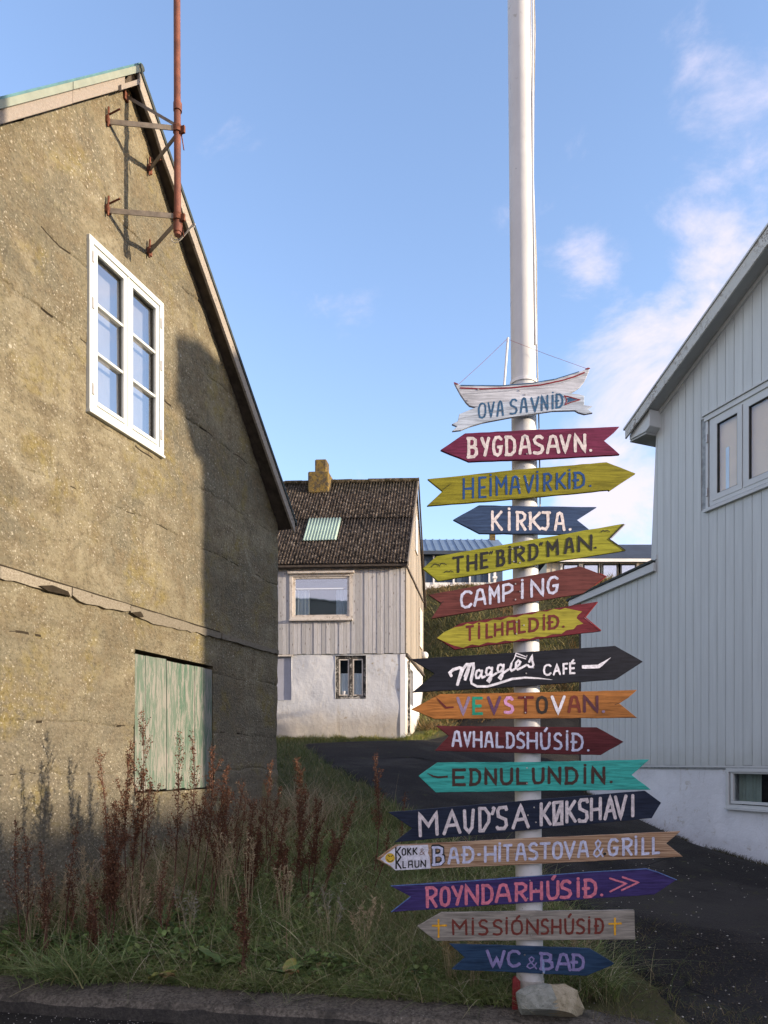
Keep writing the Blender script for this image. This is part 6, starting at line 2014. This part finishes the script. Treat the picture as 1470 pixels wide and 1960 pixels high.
M['rust_stem'] = m_plain('dead_dock_stem', (.11, .055, .04), .9, .1, .3, 30)
M['rust_leaf'] = m_plain('withered_dock_leaf', (.10, .048, .032), .9, .1, .4, 20)
docks = [
 (30, 1560, 42, 5.72, 'short brown dock stalk standing nearest the left edge of the picture', 2, .8, 1),
 (78, 1610, 88, 5.62, 'low pale brown dock tangle against the bare wall, second from the left edge', 3, .8, 1),
 (148, 1575, 122, 5.75, 'thin dark dock stalk leaning right, left of the single fluffy topped one', 2, .8, 0),
 (188, 1430, 200, 6.1, 'dock stalk with one dark tufted top rising alone against the bare wall', 1, .9, 1),
 (222, 1530, 205, 5.8, 'bushy red brown dock clump left of the shutter, above the drooping grass tussock', 4, 1.2, 0),
 (250, 1415, 246, 6.25, 'dense rust red dock spire in front of the left edge of the shutter', 2, 1.3, 0),
 (274, 1352, 262, 6.3, 'tallest dock stalk, crossing the left boards of the shutter', 2, .8, 0),
 (343, 1398, 328, 6.5, 'slim dark dock stalk crossing the middle of the shutter, left of a pair', 1, .9, 0),
 (369, 1394, 338, 6.5, 'slim dark dock stalk crossing the shutter, right of a pair and leaning right', 1, .9, 0),
 (404, 1418, 372, 6.7, 'leaning dock stalk at the right edge of the shutter', 2, 1.0, 0),
 (438, 1462, 402, 6.5, 'wide branching dark dock plant below the lower right corner of the shutter', 3, 1.1, 0),
 (468, 1490, 438, 6.9, 'pale brown dock stalk on the wall between shutter and house corner', 2, .8, 1),
 (492, 1522, 478, 6.6, 'thick reddish dock clump before the right end of the wall', 4, 1.2, 0),
 (522, 1452, 516, 7.6, 'dock spire standing right at the house corner', 2, .9, 0),
 (552, 1540, 532, 6.5, 'rusty dock clump just right of the house corner, in front of the slope', 3, 1.1, 0),
 (566, 1448, 562, 7.2, 'tall rust red dock spire seen against the green slope', 2, 1.2, 0),
 (604, 1520, 590, 6.8, 'stout dock spire seen against the slope, right of the tall rust red one', 3, 1.2, 0),
 (682, 1528, 596, 6.7, 'dock plant leaning far to the right across the slope', 2, 1.1, 0),
 (716, 1440, 712, 7.4, 'single dock spire seen against the dark drive', 1, 1.1, 0),
 (776, 1515, 768, 8.2, 'faint small dock stalk left of the turquoise board', 1, .6, 0),
 (462, 1690, 456, 5.32, 'short dark dock stump low in the ground cover near the kerb', 2, .9, 0),
 (318, 1640, 316, 5.9, 'low brown dock tangle below the shutter', 3, .7, 1),
 (168, 1690, 160, 5.55, 'low dark dock clump beside the drooping grass tussock', 3, 1.0, 0),
 (745, 1590, 700, 6.9, 'thin bending dock stalk reaching towards the tail of the midnight blue board', 1, .7, 0),
]
for d_ in docks:
    dock(*d_[:5], stalks=d_[5], rich=d_[6] * .95, tone=d_[7])

# drooping tussock of strap-like leaves on the kerb
TU = thing('grass_tussock', 'big drooping tussock of broad green grass spilling over the kerb at lower left', 'grass tussock', (-2.22, 5.30, 0))
n = 520
x = -2.22 + rng.normal(0, .17, n); y = 5.33 + rng.normal(0, .07, n)
V = []; 
bl = blades('leaf_blades', x, y, np.full(n, -.01), rng.uniform(.18, .44, n), rng.uniform(.008, .016, n), palette(n, [(.16, .22, .08), (.20, .26, .10), (.11, .16, .055), (.34, .31, .14)], (4, 4, 3, .7)), lean=.5, curl=1.6, seg=5, parent=TU)
bl['kind'] = 'stuff'
n = 60
x = -2.1 + rng.normal(0, .5, n); y = 5.35 + rng.normal(0, .08, n)
tag(blades('straw_stalks', x, y, np.full(n, .0), rng.uniform(.25, .55, n), rng.uniform(.003, .005, n), palette(n, [(.36, .31, .18), (.45, .40, .27)], (1, 1)), lean=.35, curl=.3), kind='stuff')

# broad-leaved docks still green, low by the kerb
def big_leaf(parent, p, az, L_, wdt, lift, mat, droop=.5):
    d = Vector((math.cos(az), math.sin(az), 0)); sd = Vector((-d.y, d.x, 0)); k = 9
    mid = []; Lf = []; Rt = []
    for i in range(k + 1):
        u = i / k
        c = Vector(p) + d * L_ * u + Vector((0, 0, lift * L_ * (u - droop * u * u)))
        ww = wdt * (math.sin(math.pi * min(1, u * .93 + .07)) ** .75) * (1 + .06 * math.sin(i * 2.3))
        mid.append(c - Vector((0, 0, .008))); Lf.append(c + sd * ww + Vector((0, 0, .012))); Rt.append(c - sd * ww + Vector((0, 0, .012 * math.sin(i))))
    vs = Lf + mid + Rt; q = k + 1
    fs = [(i, i + 1, q + i + 1, q + i) for i in range(k)] + [(q + i, q + i + 1, 2 * q + i + 1, 2 * q + i) for i in range(k)]
    mb = MB(); mb.add(vs, fs, 0, True)
    return mb.build('leaf', mat, parent)
def m_leaf(name, c, edge):
    m = Mat(name, .55, .35)
    f = m.noise(14, 6, .7)
    m.color(m.mix(m.ramp(f, .42, .66), c, edge)); m.bump(m.noise(30, 4, .6), .5, .01)
    return m.m
LG = m_leaf('dock_leaf_green', (.065, .115, .03), (.10, .135, .04)); LY = m_leaf('dock_leaf_yellowing', (.15, .17, .035), (.26, .20, .06)); LB = m_leaf('dock_leaf_brown', (.20, .12, .05), (.11, .10, .03))
for (px, D, lab, lv) in ((235, 5.45, 'broad smooth dock leaves beside the drooping tussock', [(LG, 3.0, .26, .05, .45), (LG, .3, .24, .05, .5), (LG, -1.2, .16, .04, .5), (LG, 1.5, .25, .045, 1.0)]),
                         (305, 5.22, 'dock with a yellow and brown leaf lying on the kerb', [(LY, .2, .12, .03, .3), (LB, -.4, .14, .03, .2), (LY, -1.9, .13, .03, -.1), (LG, 2.5, .16, .04, .5)]),
                         (545, 5.14, 'small dock with one upright yellow green leaf at the kerb edge', [(LY, 1.2, .15, .045, 1.4), (LG, .2, .13, .035, .5), (LG, 3.3, .14, .035, .4), (LB, -.3, .11, .03, .1)]),
                         (420, 5.35, 'clump of wide green dock leaves in the middle of the ground cover', [(LG, .6, .22, .05, .7), (LG, 2.6, .22, .05, .6), (LG, 4.4, .2, .05, .5), (LG, 5.6, .18, .045, .8)]),
                         (310, 6.0, 'tall upright green dock leaf below the shutter', [(LG, 1.4, .16, .04, 2.6), (LG, .2, .14, .035, 1.6), (LG, 3.2, .15, .035, 1.4)])):
    xx = (px - CX) / F * D; z0 = gz1(xx, D)
    rt = thing('broadleaf_dock', lab, 'leafy plant', (xx, D, z0), 'green broad leaved docks')
    for mt, az, L_, ww, lf in lv:
        big_leaf(rt, (xx, D, z0 + random.uniform(.05, .14)), az, L_, ww, lf, mt)

# pale seed-head sprays and fluffy umbels among the docks
def spray(px, py, D, label, nst, hgt, rad, col):
    xx = (px - CX) / F * D; zg = gz1(xx, D)
    rt = thing('seed_grass', label, 'dry grass', (xx, D, zg), 'pale dry seed heads along the verge')
    mb = MB(); C = []
    for i in range(nst):
        a = random.uniform(0, 6.28); l = random.uniform(.05, .25)
        b = Vector((xx + random.gauss(0, .02), D + random.gauss(0, .02), zg)); t = b + Vector((math.cos(a) * l * hgt, math.sin(a) * l * hgt * .6, hgt * random.uniform(.7, 1.05)))
        mid = b.lerp(t, .5) + Vector((0, 0, hgt * .05)); mb.tube([b, mid, t], [.003, .0022, .001], 4, cap=False)
        d = (t - mid).normalized()
        for k in range(26):
            p = t - d * random.uniform(0, .30) * hgt
            C.append((p, d + Vector((random.gauss(0, .6), random.gauss(0, .6), random.gauss(-.3, .5)))))
    mb.build('stem', M['straw'], rt)
    V = []; 
    for p, d in C:
        d = d.normalized(); q = d.cross(Vector((random.random(), random.random(), .3))).normalized() * random.uniform(.002, .0045); L_ = random.uniform(.012, .03) * rad
        V += [p - q, p + d * L_ * .5 + Vector((0, 0, .002)) - q * 1.2, p + d * L_, p + d * L_ * .5 + q * 1.2]
    n = len(C)
    o = raw_mesh('seed_head', np.array([tuple(v) for v in V]), np.arange(4 * n).reshape(n, 4), M['leafy'], rt, tint=np.repeat(palette(n, [col, tuple(c * .7 for c in col)], (2, 1)), 4, axis=0))
    o['kind'] = 'stuff'
M['straw'] = m_plain('straw_stalk', (.34, .28, .17), .9, .1, .25, 20)
STR = (.44, .35, .22)
for a in ((62, 5.75, 'pale curly dry grass heads left of the alone standing dock, near the left picture edge', 9, .62, 1.6, STR),
          (112, 5.85, 'pale dry grass heads between the leftmost dock tangles and the wall', 8, .70, 1.5, STR),
          (168, 6.0, 'pale dry grass heads rising against the wall behind the drooping tussock', 9, .78, 1.6, STR),
          (262, 5.9, 'thick curl of pale dry grass below the left half of the shutter', 14, .62, 2.0, STR),
          (308, 6.1, 'pale dry grass heads under the middle of the shutter', 10, .55, 1.6, STR),
          (358, 5.8, 'whitish fluffy seed heads low beneath the shutter', 9, .50, 1.8, (.30, .285, .22)),
          (432, 6.4, 'pale dry grass heads before the wall right of the shutter', 10, .80, 1.7, STR),
          (472, 6.3, 'tall pale dry grass heads against the wall left of the house corner', 9, .85, 1.5, STR),
          (545, 6.2, 'pale dry grass heads just right of the house corner', 8, .6, 1.6, STR),
          (632, 5.8, 'whitish fluffy seed heads on the verge halfway from house corner to pole', 8, .55, 1.8, (.30, .285, .22)),
          (700, 5.6, 'pale dry grass heads below the worn wooden board tip', 9, .5, 1.6, STR),
          (862, 5.1, 'golden dry grass heads left of the grey stone coloured board tip', 14, .48, 1.7, (.42, .33, .16)),
          (905, 5.05, 'golden dry grass heads under the deep blue lowest board', 12, .36, 1.7, (.42, .33, .16)),
          (1105, 5.2, 'arching pale grass heads right of the pole beside the lowest board tip', 9, .42, 1.8, STR)):
    spray(a[0], 0, *a[1:])

# tangled longer grass over the verge, bent blades and dead litter
n = 9000
x, y = sample_verge(n, 4.98, 9.0, lambda a, b: np.clip(noise2(a, b, 1.6, 51) + .55, .08, 1))
blades('tangled_grass', x, y, gz(x, y) + rng.uniform(0, .05, n), rng.uniform(.18, .42, n) * np.clip((y - kerb_back(x)) / .35, .45, 1), rng.uniform(.005, .010, n), palette(n, [(.16, .21, .065), (.22, .27, .10), (.12, .16, .06), (.46, .41, .23), (.50, .45, .30), (.24, .17, .10)], (4, 3, 3, 1.3, .8, .7), .3), lean=.55, curl=1.9, seg=5)['kind'] = 'stuff'
n = 3200
x = rng.uniform(-3.0, 1.0, n); y = kerb_back(x) + rng.uniform(-.04, .12, n) - .08 * np.clip(noise2(x, x * 0, 2.1, 61), 0, 1)
blades('kerb_overhang', x, y, np.full(n, .01), rng.uniform(.07, .24, n), rng.uniform(.005, .010, n), palette(n, [(.13, .17, .055), (.17, .20, .07), (.40, .35, .20)], (4, 3, 1), .3), lean=.7, curl=1.8, seg=4)['kind'] = 'stuff'

n = 2600
x = rng.uniform(-3.0, 2.2, n); u = rng.uniform(0, 1, n); y = kerb_front(x) + .02 + u * (kerb_back(x) - kerb_front(x))
tag(pebbles('kerb_grit', x, y, np.full(n, .008) + .004 * (u > .3), rng.uniform(.002, .0075, n), M['kerb']), kind='stuff')
n = 900
x = rng.uniform(-3.0, 2.2, n); y = kerb_front(x) - rng.uniform(.01, .5, n)
tag(pebbles('pale_grit', x, y, np.full(n, -.128), rng.uniform(.002, .006, n), M['cable']), kind='stuff')
